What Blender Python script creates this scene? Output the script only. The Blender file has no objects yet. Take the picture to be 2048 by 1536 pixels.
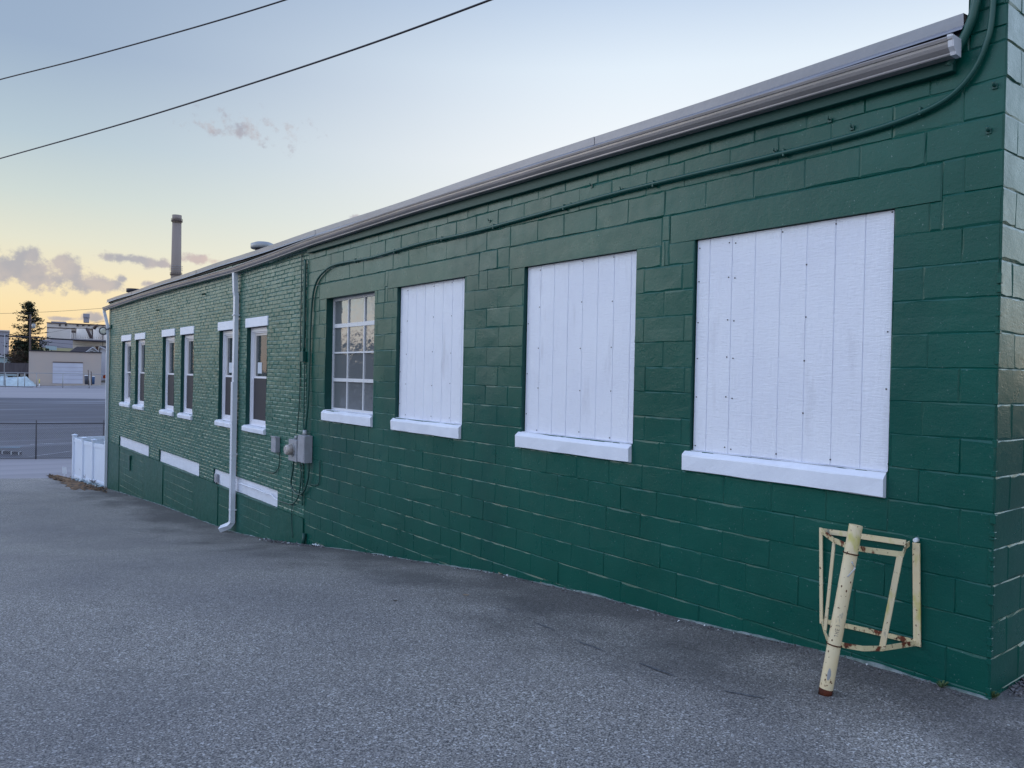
import bpy, math, random
from mathutils import Vector, noise as mnoise
random.seed(7)
rad = math.radians
scene = bpy.context.scene

# ------------------------------------------------------------------ camera, sky, sun, exposure
FPX, YAW, PITCH, ROLL = 1537.0, 37.888, -0.5595, 1.1908     # focal length for a 2048 px wide picture
CAMD, CAMZ = 4.8, 1.87                                       # distance from the wall, height over datum
_y, _p, _r = rad(YAW), rad(PITCH), rad(ROLL)
FW = Vector((math.sin(_y)*math.cos(_p), math.cos(_y)*math.cos(_p), math.sin(_p)))
RT = Vector((math.cos(_y), -math.sin(_y), 0)); UPV = RT.cross(FW)
RT2 = math.cos(_r)*RT + math.sin(_r)*UPV; UP2 = -math.sin(_r)*RT + math.cos(_r)*UPV
CAM = Vector((-CAMD, 0, CAMZ))
cd = bpy.data.cameras.new('camera'); cam = bpy.data.objects.new('camera', cd)
scene.collection.objects.link(cam); scene.camera = cam
from mathutils import Matrix
m = Matrix((RT2, UP2, -FW)).transposed().to_4x4(); m.translation = CAM; cam.matrix_world = m
cd.sensor_width = 36; cd.lens = FPX/2048*36; cd.clip_end = 6000; cd.clip_start = .05
FC = Vector((math.sin(_y), math.cos(_y), 0)); RC = RT.copy()

def ray(px, py):
    return RT2*((px-1024)/FPX) - UP2*((py-768)/FPX) + FW
def W(px, py, x=0.0):                                        # point of the plane x=const seen at a pixel
    r = ray(px, py); t = (CAMD+x)/r.x; return Vector((x, r.y*t, CAMZ+r.z*t))
def azel(px, py):
    r = ray(px, py).normalized(); return math.degrees(math.atan2(r.x, r.y)), math.degrees(math.asin(r.z))

scene.view_settings.view_transform = 'Standard'; scene.view_settings.look = 'None'
scene.view_settings.exposure = 0.12; scene.view_settings.gamma = 1.0

def s2l(c):
    return tuple((v/255/12.92 if v/255 <= .04045 else ((v/255+.055)/1.055)**2.4) for v in c)+(1,)

def build_world():
    w = bpy.data.worlds.new('World'); scene.world = w; w.use_nodes = True
    nt = w.node_tree; nt.nodes.clear(); N = nt.nodes.new; L = nt.links.new
    def node(t, **k):
        n = N(t)
        for a, b in k.items(): setattr(n, a, b)
        return n
    def mth(op, a, b=None, c=None):
        n = node('ShaderNodeMath', operation=op)
        for i, v in enumerate((a, b, c)):
            if v is None: continue
            if isinstance(v, (int, float)): n.inputs[i].default_value = v
            else: L(v, n.inputs[i])
        return n.outputs[0]
    def mrange(v, a, b, c, d, smooth=True):
        n = node('ShaderNodeMapRange'); n.interpolation_type = 'SMOOTHSTEP' if smooth else 'LINEAR'
        L(v, n.inputs[0])
        for i, x in enumerate((a, b, c, d)): n.inputs[i+1].default_value = x
        return n.outputs[0]
    def ramp(v, stops):
        n = node('ShaderNodeValToRGB'); cr = n.color_ramp; L(v, n.inputs[0])
        while len(cr.elements) < len(stops): cr.elements.new(.5)
        for e, (p, c) in zip(cr.elements, stops): e.position = p; e.color = s2l(c)
        return n.outputs[0]
    def mix(f, a, b, mode='MIX'):
        n = node('ShaderNodeMix', data_type='RGBA', blend_type=mode)
        if isinstance(f, (int, float)): n.inputs[0].default_value = f
        else: L(f, n.inputs[0])
        for i, v in ((6, a), (7, b)):
            if isinstance(v, tuple): n.inputs[i].default_value = v
            else: L(v, n.inputs[i])
        return n.outputs[2]
    tc = node('ShaderNodeTexCoord'); sep = node('ShaderNodeSeparateXYZ'); L(tc.outputs['Generated'], sep.inputs[0])
    X, Y, Z = sep.outputs
    az = mth('MULTIPLY', mth('ARCTAN2', X, Y), 57.29578); el = mth('MULTIPLY', mth('ARCSINE', Z), 57.29578)
    zz = mth('MAXIMUM', Z, 0.0)
    left = ramp(zz, [(0, (252, 203, 140)), (.035, (253, 214, 148)), (.07, (251, 224, 166)), (.10, (244, 227, 184)), (.14, (226, 225, 202)),
                     (.19, (200, 213, 208)), (.25, (172, 194, 207)), (.34, (138, 164, 194)), (.5, (122, 150, 186)), (1, (95, 125, 172))])
    right = ramp(zz, [(0, (246, 238, 218)), (.15, (242, 242, 234)), (.27, (243, 247, 250)), (.37, (226, 238, 249)), (.46, (186, 206, 232)), (.55, (162, 186, 220)), (1, (120, 146, 190))])
    fr = mrange(az, 2, 50, 0, 1)
    sky = mix(fr, mix(.14, left, s2l((222, 222, 222))), right)
    # unseen sky to the left of and behind the camera, brightened to light the wall
    side = mrange(az, 0, -26, 0, 1)
    bright = ramp(zz, [(0, (226, 198, 168)), (.10, (206, 216, 214)), (.2, (198, 220, 236)), (.6, (182, 204, 240)), (1, (140, 168, 222))])
    bn = node('ShaderNodeVectorMath', operation='SCALE'); L(bright, bn.inputs[0]); L(mrange(az, -105, -165, SKY_BACK, 1.35), bn.inputs[3])
    sky = mix(side, sky, bn.outputs[0])
    side2 = mrange(az, 70, 100, 0, 1)
    b2 = node('ShaderNodeVectorMath', operation='SCALE'); L(bright, b2.inputs[0]); L(mrange(az, 108, 135, SKY_BACK*1.5, 1.0), b2.inputs[3])
    sky = mix(side2, sky, b2.outputs[0])
    # clouds, each an ellipse in azimuth and elevation roughened with noise
    cv = node('ShaderNodeCombineXYZ'); L(az, cv.inputs[0]); L(el, cv.inputs[1])
    nz = node('ShaderNodeTexNoise'); nz.inputs['Scale'].default_value = .95; nz.inputs['Detail'].default_value = 8; nz.inputs['Roughness'].default_value = .62
    L(cv.outputs[0], nz.inputs['Vector'])
    nz2 = node('ShaderNodeTexNoise'); nz2.inputs['Scale'].default_value = .5; nz2.inputs['Detail'].default_value = 5
    L(cv.outputs[0], nz2.inputs['Vector'])
    def cloud(lst):
        out = None
        for px, py, rx, ry, st in lst:
            a, e = azel(px, py); a2, _ = azel(px+rx, py); _, e2 = azel(px, py-ry)
            s = node('ShaderNodeVectorMath', operation='SUBTRACT'); L(cv.outputs[0], s.inputs[0]); s.inputs[1].default_value = (a, e, 0)
            q = node('ShaderNodeVectorMath', operation='MULTIPLY'); L(s.outputs[0], q.inputs[0]); q.inputs[1].default_value = (1/max(a2-a, .05), 1/max(e2-e, .05), 0)
            ln = node('ShaderNodeVectorMath', operation='LENGTH'); L(q.outputs[0], ln.inputs[0])
            v = mth('MULTIPLY', mth('SUBTRACT', 1.0, ln.outputs['Value']), st)
            v = mth('MAXIMUM', v, -1.2)
            out = v if out is None else mth('MAXIMUM', out, v)
        n = mth('MULTIPLY', mth('SUBTRACT', nz.outputs['Fac'], .5), 3.2)
        return mrange(mth('ADD', out, n), -.25, .55, 0, 1)
    big = cloud([(28, 532, 52, 34, 1), (78, 548, 62, 34, 1), (52, 512, 34, 18, .9), (138, 548, 42, 34, 1), (122, 528, 22, 20, .9), (178, 570, 56, 18, 1), (228, 572, 30, 12, .8),
                 (262, 518, 68, 9, .9), (318, 527, 34, 9, .9), (400, 520, 36, 11, .8), (300, 567, 20, 7, .8), (245, 558, 14, 8, .7), (505, 260, 46, 12, .2),
                 (712, 436, 15, 6, .7), (130, 637, 34, 5, .85), (196, 636, 26, 10, .95), (0, 545, 40, 26, 1)])
    ccol = mix(mrange(nz2.outputs['Fac'], .35, .65, 0, 1), s2l((158, 158, 172)), s2l((186, 176, 178)))
    pink = mix(mth('MULTIPLY', mrange(az, 11, 17, 0, .55), mrange(el, 7.5, 9, 1, 0)), ccol, s2l((222, 188, 178)))
    sky = mix(mth('MULTIPLY', big, .82), sky, pink)
    # broken cloud in the unseen part of the sky, mirrored by the old glass
    nz3 = node('ShaderNodeTexNoise'); nz3.inputs['Scale'].default_value = .12; nz3.inputs['Detail'].default_value = 7; L(cv.outputs[0], nz3.inputs['Vector'])
    hid = mth('MULTIPLY', mrange(nz3.outputs['Fac'], .48, .62, 0, .55), side)
    sky = mix(hid, sky, s2l((176, 166, 172)))
    # a real low sun sky underneath the painted colours of dusk
    ns = node('ShaderNodeTexSky', sky_type='NISHITA'); ns.sun_disc = False; ns.sun_elevation = SUN_EL; ns.sun_rotation = SUN_ROT
    nsv = node('ShaderNodeVectorMath', operation='SCALE'); L(ns.outputs[0], nsv.inputs[0]); nsv.inputs[3].default_value = .05
    sky = mix(.06, sky, nsv.outputs[0])
    bg = node('ShaderNodeBackground'); L(sky, bg.inputs[0]); bg.inputs[1].default_value = 1.0
    o = node('ShaderNodeOutputWorld'); L(bg.outputs[0], o.inputs[0])
SKY_BACK = 2.05
SUN_AZ, SUN_EL = rad(-42), rad(14)      # azimuth from +Y towards +X
SUN_ROT = SUN_AZ
build_world()
sd = bpy.data.lights.new('sun', 'SUN'); sd.energy = .3; sd.angle = rad(25); sd.color = (1, .92, .84)
so = bpy.data.objects.new('sun', sd); scene.collection.objects.link(so)
sdir = Vector((math.sin(SUN_AZ)*math.cos(SUN_EL), math.cos(SUN_AZ)*math.cos(SUN_EL), math.sin(SUN_EL)))
so.rotation_euler = sdir.to_track_quat('Z', 'Y').to_euler(); so.location = (-10, 10, 12)

# ------------------------------------------------------------------ mesh helpers
class MB:
    def __init__(s): s.v = []; s.f = []; s.m = []; s.sm = []; s.cur = 0
    def add(s, vs, fs, smooth=False):
        o = len(s.v); s.v += [tuple(v) for v in vs]
        for f in fs: s.f.append([o+i for i in f]); s.m.append(s.cur); s.sm.append(smooth)
        return s
    def quad(s, *p): return s.add(p, [tuple(range(len(p)))])
    def box(s, x0, x1, y0, y1, z0, z1, bev=0):
        if bev:
            b = bev; vs = []
            for (X, Y, Z, sx, sy, sz) in [(x, y, z, (1 if x == x0 else -1), (1 if y == y0 else -1), (1 if z == z0 else -1)) for x in (x0, x1) for y in (y0, y1) for z in (z0, z1)]:
                vs += [(X, Y+sy*b, Z+sz*b), (X+sx*b, Y, Z+sz*b), (X+sx*b, Y+sy*b, Z)]
            i = lambda a, c, d, k: 3*(4*a+2*c+d)+k
            fs = [(i(a, 0, 0, 0), i(a, 1, 0, 0), i(a, 1, 1, 0), i(a, 0, 1, 0)) for a in (0, 1)]
            fs += [(i(0, c, 0, 1), i(1, c, 0, 1), i(1, c, 1, 1), i(0, c, 1, 1)) for c in (0, 1)]
            fs += [(i(0, 0, d, 2), i(1, 0, d, 2), i(1, 1, d, 2), i(0, 1, d, 2)) for d in (0, 1)]
            for a in (0, 1):
                for c in (0, 1): fs.append((i(a, c, 0, 0), i(a, c, 1, 0), i(a, c, 1, 1), i(a, c, 0, 1)))
            for a in (0, 1):
                for d in (0, 1): fs.append((i(a, 0, d, 0), i(a, 1, d, 0), i(a, 1, d, 2), i(a, 0, d, 2)))
            for c in (0, 1):
                for d in (0, 1): fs.append((i(0, c, d, 1), i(1, c, d, 1), i(1, c, d, 2), i(0, c, d, 2)))
            for a in (0, 1):
                for c in (0, 1):
                    for d in (0, 1): fs.append((i(a, c, d, 0), i(a, c, d, 1), i(a, c, d, 2)))
            return s.add(vs, fs)
        return s.add([(x0, y0, z0), (x1, y0, z0), (x1, y1, z0), (x0, y1, z0), (x0, y0, z1), (x1, y0, z1), (x1, y1, z1), (x0, y1, z1)],
                     [(0, 3, 2, 1), (4, 5, 6, 7), (0, 1, 5, 4), (1, 2, 6, 5), (2, 3, 7, 6), (3, 0, 4, 7)])
    def obox(s, o, R, F, x0, x1, y0, y1, z0, z1):            # box in a frame: o + R*x + F*y + z
        P = lambda x, y, z: tuple(o+R*x+F*y+Vector((0, 0, z)))
        return s.add([P(x0, y0, z0), P(x1, y0, z0), P(x1, y1, z0), P(x0, y1, z0), P(x0, y0, z1), P(x1, y0, z1), P(x1, y1, z1), P(x0, y1, z1)],
                     [(0, 3, 2, 1), (4, 5, 6, 7), (0, 1, 5, 4), (1, 2, 6, 5), (2, 3, 7, 6), (3, 0, 4, 7)])
    def tube(s, pts, r, n=8, cap=True, prof=None):
        pts = [Vector(p) for p in pts]; rs = r if isinstance(r, (list, tuple)) else [r]*len(pts)
        o = len(s.v); ref = Vector((.31, .17, .94))
        if prof: ref = Vector(prof[0])
        for i, p in enumerate(pts):
            if i == 0: t = pts[1]-p
            elif i == len(pts)-1: t = p-pts[i-1]
            else: t = (pts[i+1]-p).normalized()+(p-pts[i-1]).normalized()
            t.normalize(); a = ref-t*ref.dot(t)
            if a.length < 1e-3: a = Vector((1, 0, 0))-t*t.x
            a.normalize(); b = t.cross(a)
            if prof:
                w, h = prof[1], prof[2]
                for cx, cy in ((-1, -1), (1, -1), (1, 1), (-1, 1)): s.v.append(tuple(p+a*cx*w/2+b*cy*h/2))
            else:
                for k in range(n):
                    q = 2*math.pi*k/n; s.v.append(tuple(p+(a*math.cos(q)+b*math.sin(q))*rs[i]))
        n = 4 if prof else n
        for i in range(len(pts)-1):
            for k in range(n):
                s.f.append([o+i*n+k, o+i*n+(k+1) % n, o+(i+1)*n+(k+1) % n, o+(i+1)*n+k]); s.m.append(s.cur); s.sm.append(not prof and n > 4)
        if cap:
            s.f.append([o+k for k in range(n)][::-1]); s.f.append([o+(len(pts)-1)*n+k for k in range(n)]); s.m += [s.cur]*2; s.sm += [False]*2
        return s
    def extr_y(s, prof, ys, zoff=None):                       # closed (x,z) profile swept along y, zoff(y) lifts it
        o = len(s.v); n = len(prof)
        for y in ys:
            dz = zoff(y) if zoff else 0
            for x, z in prof: s.v.append((x, y, z+dz))
        for i in range(len(ys)-1):
            for k in range(n):
                s.f.append([o+i*n+k, o+i*n+(k+1) % n, o+(i+1)*n+(k+1) % n, o+(i+1)*n+k]); s.m.append(s.cur); s.sm.append(False)
        return s
    def build(s, name, mat, parent=None):
        me = bpy.data.meshes.new(name); root = ROOT.get(parent.name if parent else None, Vector((0, 0, 0)))
        me.from_pydata([(v[0]-root.x, v[1]-root.y, v[2]-root.z) for v in s.v], [], s.f)
        for mm in (mat if isinstance(mat, (list, tuple)) else [mat]): me.materials.append(mm)
        me.polygons.foreach_set('material_index', s.m); me.polygons.foreach_set('use_smooth', s.sm)
        me.update(); import bmesh
        bm = bmesh.new(); bm.from_mesh(me); bmesh.ops.recalc_face_normals(bm, faces=bm.faces) if len(s.f) < 60000 and not getattr(s, 'raw', False) else None
        bm.to_mesh(me); bm.free()
        ob = bpy.data.objects.new(name, me); scene.collection.objects.link(ob)
        if parent: ob.parent = parent; ROOT[ob.name] = root
        return ob
ROOT = {}
def thing(name, loc, label, cat, group=None):
    o = bpy.data.objects.new(name, None); scene.collection.objects.link(o); o.location = loc
    o.empty_display_size = .2
    ROOT[o.name] = Vector(loc); return tag(o, label, cat, group)
def tag(o, label, cat, group=None, kind=None):
    if label: o['label'] = label
    if cat: o['category'] = cat
    if group: o['group'] = group
    if kind: o['kind'] = kind
    return o
def struct(o, label=None, kind='structure'):
    o['kind'] = kind
    if label: o['label'] = label
    return o

# ------------------------------------------------------------------ materials
def mat(name, col, rough=.6, spec=.5, metal=0, noise=None, bump=None, col2=None, colscale=3, coldetail=4, lo=.35, hi=.65, rnoise=0, stretch=None, extra=None):
    """noise bump = [(scale, strength, distance, stretch)...]; col/col2 mixed by noise"""
    m_ = bpy.data.materials.new(name); m_.use_nodes = True; nt = m_.node_tree; b = nt.nodes['Principled BSDF']
    b.inputs['Base Color'].default_value = (*col, 1); b.inputs['Roughness'].default_value = rough
    b.inputs['Specular IOR Level'].default_value = spec; b.inputs['Metallic'].default_value = metal
    N = nt.nodes.new; L = nt.links.new
    tc = N('ShaderNodeTexCoord')
    def nz(scale, detail=4, st=None, rough_=.55):
        n = N('ShaderNodeTexNoise'); n.inputs['Scale'].default_value = scale; n.inputs['Detail'].default_value = detail; n.inputs['Roughness'].default_value = rough_
        if st:
            mp = N('ShaderNodeMapping'); mp.inputs['Scale'].default_value = st; L(tc.outputs['Object'], mp.inputs[0]); L(mp.outputs[0], n.inputs['Vector'])
        else: L(tc.outputs['Object'], n.inputs['Vector'])
        return n.outputs['Fac']
    colout = None
    if col2:
        mr = N('ShaderNodeMapRange'); L(nz(colscale, coldetail, stretch), mr.inputs[0]); mr.inputs[1].default_value = lo; mr.inputs[2].default_value = hi
        mx = N('ShaderNodeMix'); mx.data_type = 'RGBA'; L(mr.outputs[0], mx.inputs[0]); mx.inputs[6].default_value = (*col, 1); mx.inputs[7].default_value = (*col2, 1)
        colout = mx.outputs[2]
    if extra:                                                  # list of (scale, lo, hi, colour, detail, stretch): further blotches
        for sc_, l_, h_, c_, d_, st_ in extra:
            mr = N('ShaderNodeMapRange'); L(nz(sc_, d_, st_), mr.inputs[0]); mr.inputs[1].default_value = l_; mr.inputs[2].default_value = h_
            mx = N('ShaderNodeMix'); mx.data_type = 'RGBA'; L(mr.outputs[0], mx.inputs[0])
            if colout: L(colout, mx.inputs[6])
            else: mx.inputs[6].default_value = (*col, 1)
            mx.inputs[7].default_value = (*c_, 1); colout = mx.outputs[2]
    if colout: L(colout, b.inputs['Base Color'])
    if rnoise:
        mr = N('ShaderNodeMapRange'); L(nz(6, 5), mr.inputs[0]); mr.inputs[1].default_value = .3; mr.inputs[2].default_value = .7
        mr.inputs[3].default_value = rough-rnoise; mr.inputs[4].default_value = rough+rnoise; L(mr.outputs[0], b.inputs['Roughness'])
    prev = None
    for t in (bump or []):
        sc_, st_, dist = t[:3]
        bp = N('ShaderNodeBump'); bp.inputs['Strength'].default_value = st_; bp.inputs['Distance'].default_value = dist
        L(nz(sc_, 5, t[3] if len(t) > 3 else None, .65), bp.inputs['Height'])
        if prev: L(prev, bp.inputs['Normal'])
        prev = bp.outputs[0]
    if prev: L(prev, b.inputs['Normal'])
    return m_

M = {}
M['green_block'] = mat('green masonry paint on block', (.0015, .070, .052), .31, .34, col2=(.003, .084, .063), colscale=1.3, rnoise=.05,
                       bump=[(22, .3, .004, (1, 1, 2.5)), (90, .35, .002), (3, .3, .015)],
                       extra=[(60, .70, .74, (.12, .2, .19), 2, None), (.9, .5, .75, (.001, .060, .050), 5, (1, 1, .6))])
M['green_brick'] = mat('green masonry paint on brick', (.004, .088, .061), .38, .8, col2=(.008, .105, .075), colscale=2.0, rnoise=.08,
                       bump=[(18, .3, .004), (110, .35, .002)], extra=[(5, .56, .75, (.014, .118, .088), 5, None)])
M['green_stucco'] = mat('green paint on smooth render', (.002, .074, .054), .40, .35, col2=(.005, .088, .066), colscale=1.6, rnoise=.08,
                        bump=[(5, .5, .02), (40, .35, .004)], extra=[(2.2, .55, .8, (.012, .10, .08), 5, None)])
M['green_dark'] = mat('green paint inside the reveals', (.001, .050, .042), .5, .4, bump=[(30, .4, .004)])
M['green_pipe'] = mat('green painted conduit', (.010, .075, .062), .38, .5, bump=[(50, .25, .002)])
M['bare_edge'] = mat('bare cement edge', (.26, .30, .31), .9, .2, col2=(.12, .17, .16), colscale=14, bump=[(60, .6, .004)])
M['white_board'] = mat('white painted siding panel', (.74, .75, .85), .45, .45, col2=(.78, .79, .88), colscale=2, bump=[(26, .8, .006, (1, .5, 3.2)), (6, .6, .010, (1, 5, .8)), (90, .3, .001)],
                       extra=[(2.5, .60, .80, (.62, .62, .70), 5, (1, 2.5, .5))])
M['white_trim'] = mat('white painted masonry', (.78, .80, .90), .45, .45, col2=(.72, .74, .84), colscale=5, bump=[(14, .5, .006), (60, .3, .003)])
M['white_vinyl'] = mat('white window vinyl', (.78, .77, .84), .35, .5, bump=[(20, .1, .002)])
M['cream_vinyl'] = mat('off white sash', (.66, .62, .62), .35, .5)
M['white_steel'] = mat('white painted steel sash', (.64, .64, .68), .4, .5, bump=[(50, .4, .003)], extra=[(30, .68, .74, (.25, .16, .1), 3, None)])
M['screen'] = mat('dark insect screen', (.035, .032, .042), .6, .3)
M['screw'] = mat('dark screw head', (.03, .02, .03), .6, .3)
M['gutter'] = mat('taupe aluminium gutter', (.33, .30, .305), .32, .6, metal=.25, col2=(.24, .22, .22), colscale=2.5, stretch=(1, .4, 3), bump=[(3, .25, .02), (30, .1, .002)])
M['gutter_white'] = mat('white gutter end cap', (.62, .62, .68), .4, .5, bump=[(40, .3, .003)])
M['flashing'] = mat('grey metal roof edge', (.27, .275, .315), .38, .6, metal=.3, col2=(.22, .22, .255), colscale=1.5, stretch=(1, .3, 2), bump=[(2.5, .3, .02)])
M['roof'] = mat('dark roof membrane', (.06, .06, .065), .8, .3, bump=[(12, .3, .01)])
M['downspout'] = mat('white aluminium downspout', (.72, .74, .82), .38, .5, col2=(.64, .66, .74), colscale=3, stretch=(1, 1, .3), bump=[(6, .2, .006)])
M['grey_box'] = mat('grey enamel box', (.33, .335, .38), .45, .5, col2=(.28, .285, .32), colscale=8, bump=[(40, .15, .002)])
M['grey_dark'] = mat('dark grey metal', (.10, .10, .12), .5, .5)
M['black'] = mat('black rubber cable', (.012, .012, .014), .5, .4)
M['cable'] = mat('green painted cable', (.012, .06, .052), .4, .5)
M['meterglass'] = mat('meter cover glass', (.52, .47, .44), .12, .7, col2=(.35, .3, .28), colscale=20)
M['yellow'] = mat('pale yellow painted steel', (.68, .55, .34), .5, .45, col2=(.70, .59, .40), colscale=7, rnoise=.08,
                  bump=[(30, .35, .003), (110, .3, .001)], extra=[(9, .58, .68, (.52, .46, .14), 4, (1, 1, .4)), (34, .64, .67, (.12, .05, .03), 5, None), (14, .66, .70, (.28, .27, .22), 5, (1, 1, .3))])
M['yellow_rust'] = mat('pale yellow paint flaking to rust', (.62, .52, .31), .6, .4, col2=(.14, .035, .015), colscale=14, lo=.57, hi=.63,
                       bump=[(30, .6, .004)], extra=[(40, .6, .68, (.05, .015, .01), 4, None)])
M['rust'] = mat('rust', (.11, .028, .015), .85, .2, col2=(.04, .015, .01), colscale=30, bump=[(70, .8, .004)])
M['asphalt'] = None
M['vinyl_fence'] = mat('white vinyl fencing', (.76, .81, .93), .4, .45)
M['galv'] = mat('galvanised steel', (.34, .35, .37), .5, .5, metal=.4)
M['link'] = mat('dull galvanised link wire', (.30, .30, .33), .7, .3)
M['fence_dark'] = mat('weathered dark steel', (.07, .065, .075), .6, .4)
M['tan'] = mat('tan painted block wall', (.52, .43, .385), .8, .3, col2=(.47, .41, .385), colscale=.35, bump=[(5, .3, .02)])
M['tan_trim'] = mat('dark roof coping', (.02, .018, .03), .6, .4)
M['door_white'] = mat('pale roller door', (.58, .59, .70), .5, .4, col2=(.53, .54, .65), colscale=.6)
M['factory'] = mat('pale factory concrete', (.70, .65, .64), .85, .2, col2=(.62, .575, .57), colscale=.12, stretch=(1, 1, .3))
M['factory2'] = mat('grey factory metal siding', (.32, .31, .38), .7, .3, col2=(.35, .34, .41), colscale=.1)
M['silo'] = mat('pale silo concrete', (.72, .66, .61), .8, .2, col2=(.62, .56, .52), colscale=.2, stretch=(1, 1, .15), extra=[(.2, .68, .78, (.42, .25, .12), 3, (1, 1, .2))])
M['duct'] = mat('brown duct steel', (.10, .075, .075), .7, .3)
M['darkwin'] = mat('dark window opening', (.03, .03, .045), .2, .5)
M['yellowband'] = mat('pale yellow cladding', (.45, .42, .26), .7, .3)
M['housewhite'] = mat('white house siding', (.55, .56, .64), .7, .3, bump=[(3, .3, .02, (.1, .1, 4))])
M['houseroof'] = mat('dark shingle roof', (.035, .03, .04), .85, .2, bump=[(6, .4, .03)])
M['brickchim'] = mat('brown chimney brick', (.12, .07, .055), .9, .2)
M['blueroof'] = mat('pale blue metal roof', (.36, .46, .52), .5, .4)
M['concrete'] = mat('weathered stack concrete', (.30, .25, .23), .85, .2, col2=(.25, .21, .195), colscale=.25, stretch=(1, 1, .12), bump=[(2, .3, .05)])
M['bark'] = mat('bark', (.05, .038, .03), .9, .2, bump=[(20, .5, .02)])
M['pole'] = mat('weathered utility pole', (.11, .085, .08), .9, .2)
M['needles'] = mat('dark evergreen needles', (.022, .034, .022), .8, .2, col2=(.045, .055, .03), colscale=1.2)
M['twigs'] = mat('bare brown twigs', (.085, .062, .052), .9, .15, col2=(.12, .09, .075), colscale=2)
M['woodfence'] = mat('grey brown fence boards', (.085, .075, .09), .85, .2, col2=(.12, .105, .12), colscale=2, stretch=(3, 3, .3))
M['snow'] = mat('grubby snow', (.55, .66, .72), .7, .3, col2=(.42, .50, .55), colscale=1.5, bump=[(3, .5, .1)])
M['bin_grey'] = mat('dark grey plastic', (.06, .065, .09), .5, .4)
M['bin_blue'] = mat('blue plastic', (.03, .075, .17), .5, .4)
M['white_plastic'] = mat('white plastic', (.7, .72, .78), .4, .5)
M['yellow_post'] = mat('yellow plastic sleeve', (.62, .55, .12), .5, .4)
M['orange'] = mat('orange red paint', (.45, .07, .02), .5, .4)
M['litter'] = mat('dry brown leaf litter', (.26, .155, .085), .9, .2, col2=(.06, .05, .045), colscale=6, lo=.42, hi=.58, bump=[(20, .7, .03)])
M['leaf'] = mat('fallen tan leaf', (.42, .32, .22), .7, .3, col2=(.30, .20, .12), colscale=30)
M['weed'] = mat('small green weed', (.06, .11, .04), .7, .3, col2=(.10, .14, .06), colscale=40)
M['stone'] = mat('grey rubble', (.20, .19, .20), .9, .2, col2=(.11, .10, .11), colscale=12, bump=[(50, .6, .006)])
M['chip'] = mat('white paint chip', (.66, .68, .72), .6, .3)
M['curtain'] = mat('pale curtain cloth', (.42, .42, .45), .9, .1, col2=(.32, .32, .36), colscale=2, stretch=(1, 9, .2))
M['interior'] = mat('dim interior wall', (.09, .09, .10), .9, .2)
M['paper'] = mat('white paper notice', (.6, .63, .7), .7, .2)
M['dirt'] = mat('bare winter ground', (.14, .125, .11), .95, .2, col2=(.09, .085, .07), colscale=.3, bump=[(4, .5, .05)])
M['road'] = mat('pale worn roadway', (.33, .31, .335), .85, .25, col2=(.28, .265, .29), colscale=.5, stretch=(.12, 1.2, 1), bump=[(60, .3, .004)],
                extra=[(.35, .55, .72, (.23, .22, .24), 5, (.1, .8, 1))])
M['lot'] = mat('dark parking lot asphalt', (.082, .084, .115), .6, .35, col2=(.052, .053, .078), colscale=.25, stretch=(.25, 1.6, 1), bump=[(50, .4, .004)],
               extra=[(.5, .50, .66, (.19, .195, .24), 6, (.08, .9, 1))])
M['apron'] = mat('pale concrete apron', (.34, .325, .32), .85, .25, col2=(.28, .27, .265), colscale=.4)
M['paintline'] = mat('white road paint', (.5, .52, .57), .7, .3, col2=(.2, .2, .23), colscale=1.5)
M['paintblue'] = mat('faded blue road paint', (.22, .36, .45), .7, .3, col2=(.12, .15, .19), colscale=1)
M['wire'] = mat('black overhead wire', (.01, .009, .02), .5, .4)
M['lamp_glass'] = mat('milky lamp lens', (.6, .6, .52), .2, .6)

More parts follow.
